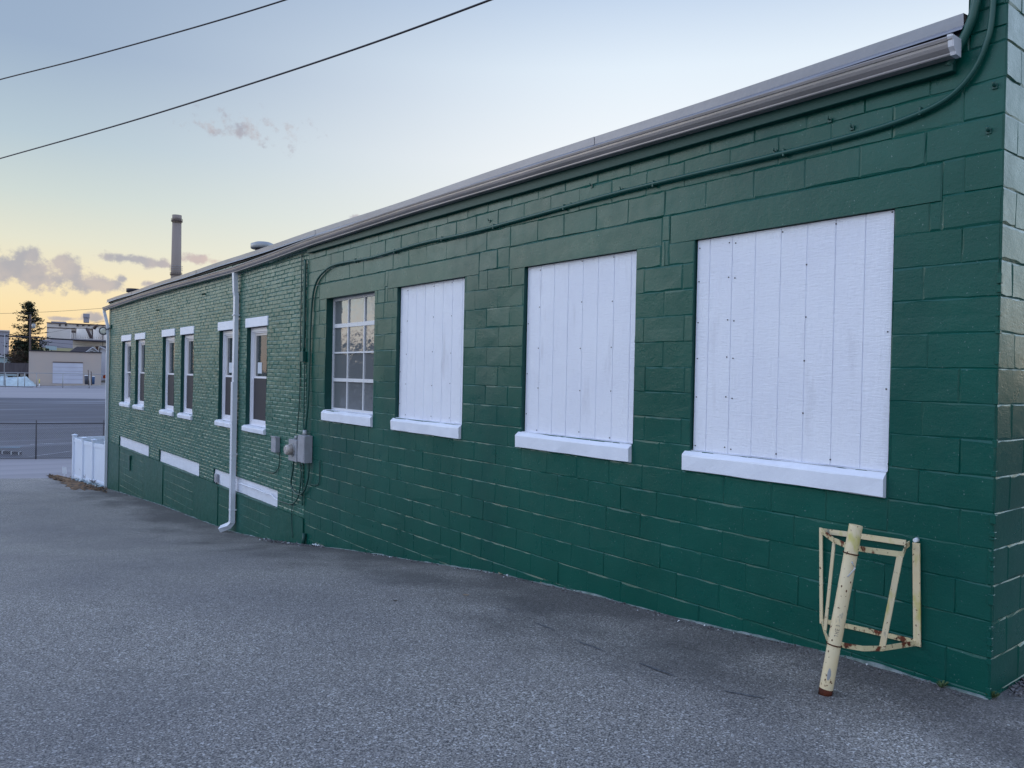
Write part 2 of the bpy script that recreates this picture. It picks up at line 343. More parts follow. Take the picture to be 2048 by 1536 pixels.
def asphalt():
    m_ = bpy.data.materials.new('worn asphalt'); m_.use_nodes = True; nt = m_.node_tree; b = nt.nodes['Principled BSDF']
    N = nt.nodes.new; L = nt.links.new; tc = N('ShaderNodeTexCoord')
    def nz(sc, det=4, st=None, ro=.55):
        n = N('ShaderNodeTexNoise'); n.inputs['Scale'].default_value = sc; n.inputs['Detail'].default_value = det; n.inputs['Roughness'].default_value = ro
        mp = N('ShaderNodeMapping'); mp.inputs['Scale'].default_value = st or (1, 1, 1); L(tc.outputs['Object'], mp.inputs[0]); L(mp.outputs[0], n.inputs['Vector']); return n.outputs['Fac']
    def mr(v, a, b_, c=0, d=1):
        n = N('ShaderNodeMapRange'); L(v, n.inputs[0]); n.inputs[1].default_value = a; n.inputs[2].default_value = b_; n.inputs[3].default_value = c; n.inputs[4].default_value = d; return n.outputs[0]
    def mx(f, a, c, mode='MIX'):
        n = N('ShaderNodeMix'); n.data_type = 'RGBA'; n.blend_type = mode
        if isinstance(f, float): n.inputs[0].default_value = f
        else: L(f, n.inputs[0])
        for i, v in ((6, a), (7, c)):
            if isinstance(v, tuple): n.inputs[i].default_value = (*v, 1)
            else: L(v, n.inputs[i])
        return n.outputs[2]
    grain = nz(95, 3, None, .8); fine = nz(230, 2)
    c = mx(mr(grain, .39, .63), (.050, .046, .042), (.50, .465, .43))
    vo = N('ShaderNodeTexVoronoi'); vo.inputs['Scale'].default_value = 105; L(tc.outputs['Object'], vo.inputs['Vector'])
    sp = N('ShaderNodeSeparateColor'); L(vo.outputs['Color'], sp.inputs[0])
    c = mx(mr(sp.outputs[0], .84, .99, 0, .85), c, (.72, .70, .69))
    c = mx(mr(sp.outputs[1], .78, .95, 0, .6), c, (.02, .02, .03))
    blot = nz(.55, 5, (1, .7, 1)); c = mx(mr(blot, .42, .72, 0, .42), c, (.09, .09, .11))
    warm = nz(.9, 4); c = mx(mr(warm, .5, .75, 0, .22), c, (.17, .15, .155))
    wet = nz(3.2, 6, (1, .5, 1)); c = mx(mr(wet, .58, .74, 0, .25), c, (.07, .07, .08))
    # the asphalt colour darkens in a ragged strip towards the foot of the wall
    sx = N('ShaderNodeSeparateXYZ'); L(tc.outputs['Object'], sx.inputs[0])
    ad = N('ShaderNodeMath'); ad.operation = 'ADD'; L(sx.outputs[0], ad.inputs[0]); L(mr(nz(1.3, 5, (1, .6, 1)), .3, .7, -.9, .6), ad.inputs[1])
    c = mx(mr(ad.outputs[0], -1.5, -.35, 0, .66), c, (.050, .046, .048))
    L(c, b.inputs['Base Color']); b.inputs['Roughness'].default_value = .72; b.inputs['Specular IOR Level'].default_value = .45
    bp = N('ShaderNodeBump'); bp.inputs['Strength'].default_value = .75; bp.inputs['Distance'].default_value = .008; L(grain, bp.inputs['Height'])
    bp2 = N('ShaderNodeBump'); bp2.inputs['Strength'].default_value = .5; bp2.inputs['Distance'].default_value = .003; L(fine, bp2.inputs['Height']); L(bp.outputs[0], bp2.inputs['Normal'])
    L(bp2.outputs[0], b.inputs['Normal']); return m_
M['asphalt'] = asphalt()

def glass(name, tint, wav, op, ior=1.8):
    m_ = bpy.data.materials.new(name); m_.use_nodes = True; nt = m_.node_tree; nt.nodes.clear(); N = nt.nodes.new; L = nt.links.new
    o = N('ShaderNodeOutputMaterial'); fr = N('ShaderNodeFresnel'); fr.inputs[0].default_value = ior
    gl = N('ShaderNodeBsdfGlossy'); gl.inputs['Roughness'].default_value = .03; gl.inputs['Color'].default_value = (1, 1, 1, 1)
    tr = N('ShaderNodeBsdfTransparent'); df = N('ShaderNodeBsdfDiffuse'); df.inputs[0].default_value = (*tint, 1)
    m1 = N('ShaderNodeMixShader'); m1.inputs[0].default_value = op; L(tr.outputs[0], m1.inputs[1]); L(df.outputs[0], m1.inputs[2])
    m2 = N('ShaderNodeMixShader'); L(fr.outputs[0], m2.inputs[0]); L(m1.outputs[0], m2.inputs[1]); L(gl.outputs[0], m2.inputs[2]); L(m2.outputs[0], o.inputs[0])
    tc = N('ShaderNodeTexCoord'); nz = N('ShaderNodeTexNoise'); nz.inputs['Scale'].default_value = 9; nz.inputs['Detail'].default_value = 3; L(tc.outputs['Object'], nz.inputs['Vector'])
    bp = N('ShaderNodeBump'); bp.inputs['Strength'].default_value = wav; bp.inputs['Distance'].default_value = .02; L(nz.outputs['Fac'], bp.inputs['Height']); L(bp.outputs[0], gl.inputs['Normal'])
    return m_
M['old_glass'] = glass('rippled old glass', (.20, .21, .225), .18, .8, 2.3)
M['glass'] = glass('window glass', (.13, .15, .165), .03, .45, 1.4)

# ------------------------------------------------------------------ ground
PROF = [(-400, .3), (-30, .25), (-4, .13), (1.7, .109), (2.7, .09), (3.7, .0), (4.84, -.055), (6.3, -.17), (8.4, -.425), (9.75, -.585), (11.1, -.77), (12.8, -.99), (14.6, -1.17), (16.8, -1.29), (19.7, -1.42),
        (22.8, -1.62), (26.3, -1.86), (31.3, -2.10), (41.3, -2.36), (60, -2.1), (101.5, -1.56), (131, -.78), (134, -.45), (150, -.1), (300, .6), (6000, .8)]
def g(q):
    for (a, za), (b, zb) in zip(PROF, PROF[1:]):
        if q <= b: return za+(zb-za)*(q-a)/(b-a)
    return PROF[-1][1]
KQ = .44
def gz(x, y):
    z = g(y+KQ*min(x, 60))
    if x < 0: z -= .055*min(1, -x/.5)*max(0, min(1, (9-y)/5))
    return z
def sheet(name, m_, xs, qs, dz=0.0):
    b = MB(); n = len(xs)
    vs = [(x, q-KQ*x, gz(x, q-KQ*x)+dz) for q in qs for x in xs]
    b.add(vs, [(j*n+i, j*n+i+1, (j+1)*n+i+1, (j+1)*n+i) for j in range(len(qs)-1) for i in range(n-1)], True)
    b.raw = True
    return b.build(name, m_)
def lin(a, b, n): return [a+(b-a)*i/n for i in range(n+1)]
struct(sheet('ground', M['dirt'], [-3000, -800, -200]+lin(-60, 60, 60)+[200, 800, 3000], [-2000, -500, -100]+lin(-30, 45, 150)+lin(47, 160, 60)+[200, 300, 600, 1500, 5000], -.06))
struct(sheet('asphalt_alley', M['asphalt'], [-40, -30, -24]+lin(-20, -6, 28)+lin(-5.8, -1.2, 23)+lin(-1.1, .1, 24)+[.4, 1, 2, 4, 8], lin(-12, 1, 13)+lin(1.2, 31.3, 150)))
struct(sheet('street', M['road'], lin(-60, 60, 60), lin(31.3, 41.0, 12), -.012))
struct(sheet('parking_lot', M['lot'], lin(-70, 80, 50), lin(41.0, 101.5, 40), -.02))
struct(sheet('far_street', M['road'], lin(-90, 120, 50), lin(101.5, 131, 14), -.02))
struct(sheet('pavement', M['apron'], lin(-90, 120, 50), lin(131, 139, 6), -.02))

def gp(px, py):                                              # ground point seen at a pixel
    r = ray(px, py); t = .5
    for i in range(4000):
        p = CAM+r*t
        if p.z <= gz(p.x, p.y): break
        t *= 1.004
    return CAM+r*t
def at(px, py, d):
    r = ray(px, py); return CAM+r*(d/(r.dot(FW)))

# ------------------------------------------------------------------ the green building
bld = thing('commercial_building', (0, 14, 0), 'long single storey green painted block and brick building with boarded windows and a grey gutter', 'building')
CR = .2045; Z0 = 1.1545
ENDY = 26.55; JY = 11.36; CY = 1.73
def subtract(rect, holes):
    rs = [rect]
    for h in holes:
        out = []
        for (a, b, c, d) in rs:
            if h[1] <= a+1e-6 or h[0] >= b-1e-6 or h[3] <= c+1e-6 or h[2] >= d-1e-6: out.append((a, b, c, d)); continue
            if a < h[0]: out.append((a, h[0], c, d))
            if b > h[1]: out.append((h[1], b, c, d))
            aa, bb = max(a, h[0]), min(b, h[1])
            if c < h[2]: out.append((aa, bb, c, h[2]))
            if d > h[3]: out.append((aa, bb, h[3], d))
        rs = out
    return rs
def masonry(mb, P, a0, a1, z0, z1, zref, course, length, aref, holes, joint, proud, seg, jit, skipv=.0, lumps=0.0, vj=1.0, wav=0.0):
    """P(a, z, out) -> point. Each unit is a pillow whose face stands `proud` of the joint plane. rows start at zref."""
    k0 = math.floor((z0-zref)/course+1e-6); k1 = math.ceil((z1-zref)/course-1e-6)
    for k in range(k0, k1):
        c, d = max(z0, zref+k*course), min(z1, zref+(k+1)*course)
        off = aref+(length/2 if k % 2 else 0)+(random.uniform(-.02, .02)*length/.4 if jit else 0)
        i0 = math.floor((a0-off)/length); i1 = math.ceil((a1-off)/length)
        edges = [off+i*length+random.uniform(-1, 1)*jit*2.2 for i in range(i0, i1+1)]
        if skipv:                                            # paint has filled some upright joints: merge units
            edges = [e for j, e in enumerate(edges) if j in (0, len(edges)-1) or random.random() > skipv]
        edges[0] = min(edges[0], a0); edges[-1] = max(edges[-1], a1)
        for e0, e1 in zip(edges, edges[1:]):
            e0c, e1c = max(e0, a0), min(e1, a1)
            if e1c-e0c < .004: continue
            for (p, q, r_, s_) in subtract((e0c, e1c, c, d), holes):
                if q-p < .004 or s_-r_ < .004: continue
                jw = min(joint*random.uniform(.55, 1.5), (q-p)*.3, (s_-r_)*.3)
                pr = proud*random.uniform(.45, 1.25); tx = random.uniform(-1, 1)*lumps; tz = random.uniform(-1, 1)*lumps
                na = max(1, int((q-p)/seg)); nz_ = max(1, int((s_-r_)/seg))
                ring = [(p+(q-p)*i/na, r_) for i in range(na)]+[(q, r_+(s_-r_)*i/nz_) for i in range(nz_)] + \
                       [(q-(q-p)*i/na, s_) for i in range(na)]+[(p, s_-(s_-r_)*i/nz_) for i in range(nz_)]
                inner = []
                for (u, v) in ring:
                    j = jw*random.uniform(.35, 1.5) if seg < 10 else jw*random.uniform(.6, 1.3)
                    uu = min(max(u, p+j*vj), q-j*vj); vv = min(max(v, r_+j), s_-j)
                    inner.append((uu, vv))
                n = len(ring)
                def wv(u, v): return wav*(mnoise.noise(Vector((u*1.3, v*1.3, 3.1)))) if wav else 0
                V = [P(u, v, wv(u, v)) for u, v in ring]+[P(u, v, pr+wv(u, v)+tx*((u-p)/(q-p)-.5)+tz*((v-r_)/(s_-r_)-.5)) for u, v in inner]
                mb.add(V, [(i, (i+1) % n, n+(i+1) % n, n+i) for i in range(n)]+[tuple(range(n, 2*n))])
Pw = lambda a, z, o: (.006-o, a, z)
WT, WB = 2.967, 1.32
block_win = [(2.335, 3.885), (4.495, 6.005), (7.065, 8.565), (9.165, 10.68)]
holesB = [(a, b, WB, WT) for a, b in block_win]
lint = [(a-.28, b+.25, WT, 3.195) for a, b in block_win]
mb = MB()
masonry(mb, Pw, CY, JY, -1.3, 3.9, Z0, CR, .409, CY, holesB+lint, .0085, .0052, .07, .006, skipv=.05, lumps=.004, wav=.012)
for a, b, c, d in lint:                                      # smooth cast lintels over the openings
    mb.add([(.004, a, c), (.004, b, c), (.004, b, d), (.004, a, d), (-.002, a+.01, c), (-.002, b-.01, c), (-.002, b-.01, d-.01), (-.002, a+.01, d-.01)],
           [(0, 1, 5, 4), (1, 2, 6, 5), (2, 3, 7, 6), (3, 0, 4, 7), (4, 5, 6, 7)])
masonry(mb, Pw, CY, CY+.2045, 3.9, 5.2, Z0, CR, .409, CY, [], .009, .007, .07, .004)       # pier above the eave
mb.raw = True
mb.build('block_wall', M['green_block'], bld)
# end wall turning the corner
mb = MB(); Pe = lambda a, z, o: (a, CY+.006-o, z)
masonry(mb, Pe, 0, 9, -1.3, 5.2, Z0, CR, .409, -.2045, [], .010, .0055, .07, .006, lumps=.004, wav=.012)
mb.add([(0, CY+.2045, 3.9), (9, CY+.2045, 3.9), (9, CY+.2045, 5.2), (0, CY+.2045, 5.2)], [(0, 1, 2, 3)])
mb.add([(0, CY, 5.2), (9, CY, 5.2), (9, CY+.2045, 5.2), (0, CY+.2045, 5.2)], [(0, 1, 2, 3)])
# chipped mortar down the corner
z = -.2
while z < 5.0:
    h = random.uniform(.008, .07); w = random.uniform(.002, .010)
    if z < 1.15: w *= 1.8
    if random.random() < (.6 if z < 1.15 else .2): mb.box(-w*.7, .02, CY-w*.7, CY+.02, z, z+h, .002)
    z += h*random.uniform(1.0, 2.6)
mb.build('end_wall', M['green_block'], bld)
# brick part
bwin = [(13.08, 14.10), (14.66, 15.72), (17.50, 18.48), (19.06, 20.14), (21.98, 23.06), (23.63, 24.80)]
BT, BB = 2.66, .89
base_win = [(12.46, 15.94), (16.94, 20.32), (21.40, 25.03)]
FZ = -.405
holesK = [(a, b, BB, BT) for a, b in bwin]+[(a, b, -.4051, -.115) for a, b in base_win]
holesK += [(a-.05, b+.05, BT, 2.83) for a, b in bwin]
mb = MB()
masonry(mb, Pw, JY+.01, ENDY, FZ, 3.9, FZ, CR/3, .212, JY, holesK, .0120, .0085, 99, .004, lumps=.0015, vj=1.9, wav=.014)
mb.raw = True
mb.build('brick_wall', M['green_brick'], bld)
# foundation: smooth render with panels of block where the cellar windows were
mb = MB(); pan = [(12.75, 15.62), (17.3, 19.9), (21.9, 24.95)]
def stucco_strip(a, b):
    ys = lin(a, b, max(1, int((b-a)/.3))); zs = lin(-2.4, FZ, 14); n = len(ys)
    mb.add([(-.012+.012*mnoise.noise(Vector((y*1.1, z*1.4, 0))), y, z) for z in zs for y in ys], [(j*n+i, j*n+i+1, (j+1)*n+i+1, (j+1)*n+i) for j in range(14) for i in range(n-1)], True)
    mb.quad((-.012, a, FZ), (-.012, b, FZ), (.01, b, FZ), (.01, a, FZ))
edges = [JY+.012]+[e for p in pan for e in p]+[ENDY]
for i in range(0, len(edges), 2):
    mb = MB(); stucco_strip(edges[i], edges[i+1])
    for e in (edges[i], edges[i+1]): mb.quad((-.012, e, FZ), (.02, e, FZ), (.02, e, -2.4), (-.012, e, -2.4))
    mb.raw = True; mb.build('foundation', M['green_stucco'], bld)
for a, b in pan:
    mb = MB(); masonry(mb, lambda u, z, o: (.004-o, u, z), a, b, -2.4, FZ, FZ, .19, 1.15, a+random.random(), [], .005, .004, .3, .004, lumps=.002); mb.raw = True
    mb.build('cellar_block_infill', M['green_stucco'], bld)
# reveals of all openings
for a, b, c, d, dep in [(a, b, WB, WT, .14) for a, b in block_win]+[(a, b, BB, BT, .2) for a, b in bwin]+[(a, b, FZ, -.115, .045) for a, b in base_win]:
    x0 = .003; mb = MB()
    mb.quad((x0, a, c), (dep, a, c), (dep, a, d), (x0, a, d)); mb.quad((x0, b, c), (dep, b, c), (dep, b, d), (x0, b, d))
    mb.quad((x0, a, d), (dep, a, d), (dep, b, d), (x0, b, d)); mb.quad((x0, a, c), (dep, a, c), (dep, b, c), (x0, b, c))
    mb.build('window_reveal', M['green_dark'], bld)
# far end wall, back, floor, roof
mb = MB()
mb.box(.0, 9, ENDY-.005, ENDY+.2, -2.6, 3.9); mb.build('far_wall', M['green_brick'], bld)
mb = MB(); mb.box(8.8, 9, 1.94, ENDY-.01, -2.6, 3.9); mb.build('rear_wall', M['interior'], bld)
mb = MB(); mb.box(.22, 8.79, 1.95, ENDY-.01, .3, .4); mb.build('floor_slab', M['interior'], bld)
mb = MB(); mb.add([(-.04, 1.936, 3.97), (9.05, 1.936, 4.02), (9.05, ENDY+.25, 4.02), (-.04, ENDY+.25, 3.97), (.01, 1.936, 3.90), (9.05, 1.936, 3.90), (9.05, ENDY+.25, 3.90), (.01, ENDY+.25, 3.90)],
                  [(0, 1, 2, 3), (4, 5, 6, 7), (0, 1, 5, 4), (1, 2, 6, 5), (2, 3, 7, 6), (3, 0, 4, 7)])
roof = mb.build('roof', M['roof'], bld)
# metal roof edge in lapped lengths
mb = MB(); ya = 1.937; seams = [4.98, 7.95, 11.0, 14.1, 17.2, 20.3, 23.4, ENDY+.28]; lift = 0
for i, yb in enumerate(seams):
    o = .004*(i % 2)
    prof = [(-.056-o, 4.012), (-.050-o, 3.945), (-.066-o, 3.928), (-.070-o, 3.916), (-.066-o, 3.916), (-.061-o, 3.926), (-.044-o, 3.943), (-.048-o, 4.004), (.2, 4.026), (.2, 4.033)]
    f = lambda y: .006*math.sin(y*1.3)
    mb.extr_y(prof, lin(ya+.002, yb+.015, 10), f)
    ya = yb
mb.build('roof_edge_flashing', M['flashing'], roof)
mb = MB(); mb.box(-.03, -.004, 1.938, ENDY+.2, 3.89, 3.965); mb.build('drip_edge_shadow_strip', M['tan_trim'], roof)  # dark strip painting the shadow line beneath the drip edge
# gutter
GZ = [(1.9, 3.765), (5, 3.79), (8, 3.80), (11, 3.775), (12.6, 3.73), (14.5, 3.695), (16.5, 3.71), (19, 3.73), (22, 3.73), (25, 3.70), (27.4, 3.665)]
def gut(y):
    for (a, za), (b, zb) in zip(GZ, GZ[1:]):
        if y <= b: return za+(zb-za)*(max(y, a)-a)/(b-a)
    return GZ[-1][1]
gprof = [(-0.062, 0.0944), (-0.062, 0.0), (-0.125, 0.0), (-0.129, 0.0064), (-0.129, 0.0128), (-0.136, 0.0192), (-0.152, 0.036), (-0.158, 0.056), (-0.16, 0.0704), (-0.168, 0.0736), (-0.172, 0.0896), (-0.17, 0.096), (-0.158, 0.096), (-0.158, 0.092), (-0.166, 0.088), (-0.155, 0.068), (-0.15, 0.044), (-0.13, 0.02), (-0.122, 0.004), (-0.066, 0.004), (-0.066, 0.0944)]
mb = MB(); mb.extr_y(gprof, lin(1.95, ENDY+.42, 60), gut)
gutter = mb.build('gutter', M['gutter'], bld)
mb = MB(); z = gut(1.95)
capp = [(-0.06, 0.0992), (-0.06, -0.0032), (-0.126, -0.0032), (-0.133, 0.0144), (-0.158, 0.036), (-0.164, 0.0704), (-0.176, 0.088), (-0.176, 0.0992)]
mb.add([(x, 1.944, z+h) for x, h in capp]+[(x, 1.95, z+h) for x, h in capp], [tuple(range(8)), tuple(range(8, 16))[::-1]]+[(i, (i+1) % 8, 8+(i+1) % 8, 8+i) for i in range(8)])
mb.add([(x*1.004, 1.9505, z+h*1.03) for x, h in capp]+[(x*1.004, 1.975, z+h*1.03) for x, h in capp], [(i, (i+1) % 8, 8+(i+1) % 8, 8+i) for i in range(1, 7)])
mb.build('end_cap', M['gutter_white'], gutter)
# green board and wedge under the gutter
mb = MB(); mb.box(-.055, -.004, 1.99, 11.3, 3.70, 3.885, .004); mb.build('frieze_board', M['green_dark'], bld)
# downspouts
mb = MB(); zt = gut(14.55)
mb.tube([(-.09, 14.55, zt+.01), (-.09, 14.55, zt-.03), (-.075, 14.55, zt-.36), (-.06, 14.55, zt-.43), (-.06, 14.55, 1.66)], .04, prof=((0, 1, 0), .098, .075))
mb.tube([(-.068, 14.55, 1.66), (-.068, 14.55, -.965), (-.10, 14.59, -1.035), (-.22, 14.73, -1.115)], .04, prof=((0, 1, 0), .112, .088))
ds = mb.build('downspout', M['downspout'], bld)
for zz in (2.9, .3, -.75): mb = MB(); mb.box(-.114, -.003, 14.49, 14.61, zz, zz+.02); mb.build('strap', M['downspout'], ds)
mb = MB(); zt = gut(26.9)
mb.tube([(-.115, 26.92, zt+.01), (-.115, 26.92, zt-.04), (-.06, 26.64, zt-.5), (-.055, 26.62, zt-.58), (-.055, 26.62, -1.88), (-.10, 26.66, -1.93)], .04, prof=((0, 1, 0), .09, .075))
mb.build('downspout', M['downspout'], bld)
# irregular bare edge where the paint stops above the asphalt
mb = MB(); y = 1.73; vs = []
while y < 26.5:
    z = gz(0, y); h = -.004+.020*max(0, mnoise.noise(Vector((y*2.3, 0, 1)))+.30)+random.uniform(0, .006); xw = -.008-.008*random.random() if y < JY else -.03-.01*random.random()
    vs.append([(xw-.006, y, z-.02), (xw, y, z+h*.6), (.004 if y < JY else -.008, y, z+h)]); y += .06
for a, b in zip(vs, vs[1:]):
    mb.quad(a[0], b[0], b[1], a[1]); mb.quad(a[1], b[1], b[2], a[2])
mb.build('bare_cement_edge', M['bare_edge'], bld)

def sill(mb, a, b, zt, zb, out, bev=.02, inn=.1):
    n = 8
    ys = [a+(b-a)*i/n for i in range(n+1)]
    pr = [(inn, zt), (.012, zt-.001), (-out+.006, zt-.036), (-out, zt-.046), (-out+.004, zb+.006), (-out+.02, zb), (inn, zb)]
    j = lambda: random.uniform(-.003, .003)
    rows = [[(x+j()*(x < 0), y, z+j()*(x < .05)) for x, z in pr] for y in ys]
    k = len(pr); V = [v for r in rows for v in r]
    mb.add(V, [(i*k+c, i*k+(c+1) % k, (i+1)*k+(c+1) % k, (i+1)*k+c) for i in range(n) for c in range(k)]+[tuple(range(k))[::-1], tuple(n*k+c for c in range(k))])
# boarded windows
gro = {0: [3.551, 3.350, 3.141, 2.940, 2.732, 2.529], 1: [5.791, 5.590, 5.388, 5.188, 4.990, 4.789, 4.586], 2: [8.373, 8.17, 7.965, 7.765, 7.57, 7.37, 7.17]}
names = ['right', 'middle', 'left']
for i in range(3):
    a, b = block_win[i]; x = (.03, .04, .05)[i]; mb = MB()
    cuts = [a+.004]+sorted(gro[i]+([3.756] if i == 0 else []))+[b-.006]
    for j, (u, v) in enumerate(zip(cuts, cuts[1:])):
        g0 = .0024; mb.box(x+random.uniform(-.0008, .0008), x+.02, u+g0, v-g0, WB+.004, WT-.004, .002)
        if j < len(cuts)-2: mb.box(x+.0045, x+.02, v-g0, v+g0, WB+.004, WT-.004)
    mb.cur = 1
    def screw(y, z): mb.add([(x-.0035, y+.0052*math.cos(t*.785), z+.0052*math.sin(t*.785)) for t in range(8)]+[(x+.002, y+.0052*math.cos(t*.785), z+.0052*math.sin(t*.785)) for t in range(8)], [tuple(range(8))]+[(t, (t+1) % 8, 8+(t+1) % 8, 8+t) for t in range(8)])
    if i == 0:
        for z in (2.90, 2.64, 2.32, 2.04, 1.74, 1.36):
            screw(b-.03, z); screw(3.551+.028, z+.01); screw(3.551-.028, z)
        for y, z in ((3.141-.01, 2.93), (3.141, 1.36), (2.94, 2.68), (2.935, 2.32), (2.94, 2.02), (2.94, 1.66), (2.732, 2.93), (2.732, 1.36), (2.36, 2.95), (2.37, 2.2), (2.37, 1.84), (2.345, 1.37)): screw(y, z)
    else:
        for y in (gro[i][0], gro[i][3], gro[i][5]):
            for z in (2.93, 2.55, 2.14, 1.76, 1.36): screw(y+random.uniform(.01, .02), z+random.uniform(-.02, .02))
        for z in (2.4, 1.9, 1.5): screw(b-.03, z)
    w = mb.build('boarded_window', [M['white_board'], M['screw']], bld)
    w['label'] = ['widest looking white boarded window nearest the corner', 'white boarded window in the middle of the three', 'white boarded window next to the glazed window'][i]
    mb = MB(); sill(mb, a+.01, b+.05, WB+.004, 1.162, .036); mb.build('sill', M['white_trim'], w)
# glazed steel window
a, b = block_win[3]; xf = .11; mb = MB()
mb.box(xf, xf+.04, a, a+.035, WB, WT-.001); mb.box(xf, xf+.04, b-.035, b-.001, WB, WT-.001); mb.box(xf, xf+.04, a+.035, b-.035, WT-.04, WT-.001); mb.box(xf, xf+.04, a+.035, b-.035, WB, WB+.035)
for z, h in ((2.56, .028), (2.165, .011), (1.768, .024)): mb.box(xf-.004, xf+.034, a+.034, b-.034, z-h, z+h)
for y in (10.175, 9.67): mb.box(xf-.001, xf+.03, y-.011, y+.011, WB+.034, WT-.04)
w = mb.build('window', M['white_steel'], bld); w['label'] = 'white twelve pane steel window with old rippled glass'
for z0, z1 in ((WB+.034, 1.745), (1.791, 2.155), (2.175, 2.533), (2.587, WT-.04)):
    for y0, y1 in ((a+.035, 9.66), (9.68, 10.165), (10.185, b-.035)):
        t = u = 0
        mb = MB(); mb.add([(xf+.016+t, y0, z0), (xf+.016-t, y1, z0), (xf+.016-t+u, y1, z1), (xf+.016+t+u, y0, z1)], [(3, 2, 1, 0)]); mb.raw = True; mb.build('pane', M['old_glass'], w)
mb = MB(); sill(mb, a+.0, b+.04, WB+.004, 1.162, .036, inn=.13); mb.build('sill', M['white_trim'], w)
mb = MB()
for y0, y1, zt in ((10.22, 10.62, 2.5), (9.3, 10.1, 1.95)):
    n = 24; V = []
    for i in range(n+1):
        yy = y0+(y1-y0)*i/n; xx = .26+.025*math.sin(i*1.9)
        V += [(xx, yy, WB-.1), (xx, yy, zt)]
    mb.add(V, [(2*i, 2*i+2, 2*i+3, 2*i+1) for i in range(n)], True)
mb.build('curtain', M['curtain'], w)
# sash windows in the brick
for i, (a, b) in enumerate(bwin):
    x = .075; mb = MB(); cw = .075
    def ring(mb, y0, y1, z0, z1, w_, x0, x1):
        mb.box(x0, x1, y0, y0+w_, z0, z1); mb.box(x0, x1, y1-w_, y1, z0, z1); mb.box(x0, x1, y0+w_, y1-w_, z1-w_, z1); mb.box(x0, x1, y0+w_, y1-w_, z0, z0+w_)
    ring(mb, a+.002, b-.002, BB+.002, BT-.002, cw, x, x+.1)
    ring(mb, a+cw+.003, b-cw-.003, BB+cw+.003, BT-cw-.003, .025, x+.022, x+.1)
    w = mb.build('window', M['white_vinyl'], bld)
    ia, ib, ic, id_ = a+cw+.029, b-cw-.029, BB+cw+.029, BT-cw-.029; zm = 1.76
    mb = MB(); ring(mb, ia, ib, zm-.02, id_, .04, x+.045, x+.075); mb.build('upper_sash', M['cream_vinyl'], w)
    mb = MB(); ring(mb, ia, ib, ic, zm+.015, .035, x+.078, x+.1); mb.build('lower_sash', M['cream_vinyl'], w)
    mb = MB(); mb.box(x+.03, x+.046, ia, ib, zm-.018, zm+.012); mb.build('meeting_rail', M['white_vinyl'], w)
    mb = MB(); mb.box(x+.058, x+.062, ia+.04, ib-.04, zm+.02, id_-.04); mb.box(x+.086, x+.09, ia+.035, ib-.035, ic+.035, zm-.02); mb.build('pane', M['glass'], w)
    if i < 5: mb = MB(); mb.box(x+.036, x+.04, ia, ib, ic, zm-.018); mb.build('insect_screen', M['screen'], w)
    mb = MB(); sill(mb, a-.03, b+.06, BB+.004, .775, .05, inn=.075); mb.build('sill', M['white_trim'], w)
    mb = MB(); mb.box(-.018, .2, a-.05, b+.05, BT, 2.829, .006); mb.build('lintel', M['white_trim'], w)
    mb = MB(); mb.box(.30, .31, a+.1, b-.1, 2.0, BT); mb.build('curtain', M['curtain'], w)
    if i in (0, 1): mb = MB(); mb.box(x+.053, x+.056, ib-.33, ib-.13, 1.83, 2.03); mb.build('paper_notice', M['paper'], w)
# white filled cellar windows
for i, (a, b) in enumerate(base_win):
    mb = MB(); ys = lin(a+.002, b-.002, 24); zs = lin(FZ+.002, -.117, 4); n = len(ys)
    mb.add([(.035+.012*mnoise.noise(Vector((y*2.5, z*3, i*5))), y, z) for z in zs for y in ys], [(j*n+k, j*n+k+1, (j+1)*n+k+1, (j+1)*n+k) for j in range(4) for k in range(n-1)], True)
    c = mb.build('filled_cellar_window', M['white_trim'], bld)
    mb = MB(); mb.add([(.03, a, FZ+.002), (.03, b, FZ+.002), (-.02, b, FZ-.012), (-.02, a, FZ-.012), (-.02, b, FZ-.03), (-.02, a, FZ-.03)], [(0, 1, 2, 3), (3, 2, 4, 5)]); mb.build('sloped_sill', M['green_stucco'], c)
# roof vents
for (px0, px1, pyt, pyb, x, nm, lab) in ((511, 541, 485, 503, 2.2, 'roof_vent', 'grey mushroom roof vent showing above the gutter line'), (262, 273, 578, 586, 1.2, 'roof_vent', 'small dark vent cap at the far end of the green roof')):
    c = W((px0+px1)/2, (pyt+pyb)/2, x); r_ = (W(px0, pyt, x).y-W(px1, pyt, x).y)/2*.56; zt = W((px0+px1)/2, pyt, x).z; t = thing(nm, (c.x, c.y, 4.0), lab, 'vent')
    mb = MB()
    if 'mushroom' in lab:
        h = zt-4.0
        mb.tube([(c.x, c.y, 3.98), (c.x, c.y, zt-.1)], [r_*.62, r_*.62], 20); mb.build('stem', M['grey_dark'], t)
        mb = MB(); mb.tube([(c.x, c.y, zt-.17), (c.x, c.y, zt-.16), (c.x, c.y, zt-.05), (c.x, c.y, zt)], [r_*.96, r_, r_, r_*.6], 24); mb.build('cap', M['galv'], t)
        mb = MB(); mb.tube([(c.x, c.y, zt-.33), (c.x, c.y, zt-.3), (c.x, c.y, zt-.28)], [r_*.7, r_, r_*.98], 24); mb.build('skirt', M['galv'], t)
    else:
        mb.tube([(c.x, c.y, 3.98), (c.x, c.y, zt-.12)], r_*.7, 12); mb.build('stem', M['grey_dark'], t)
        mb = MB(); mb.tube([(c.x, c.y, zt-.12), (c.x, c.y, zt)], [r_, r_], 14); mb.build('cap', M['tan_trim'], t)

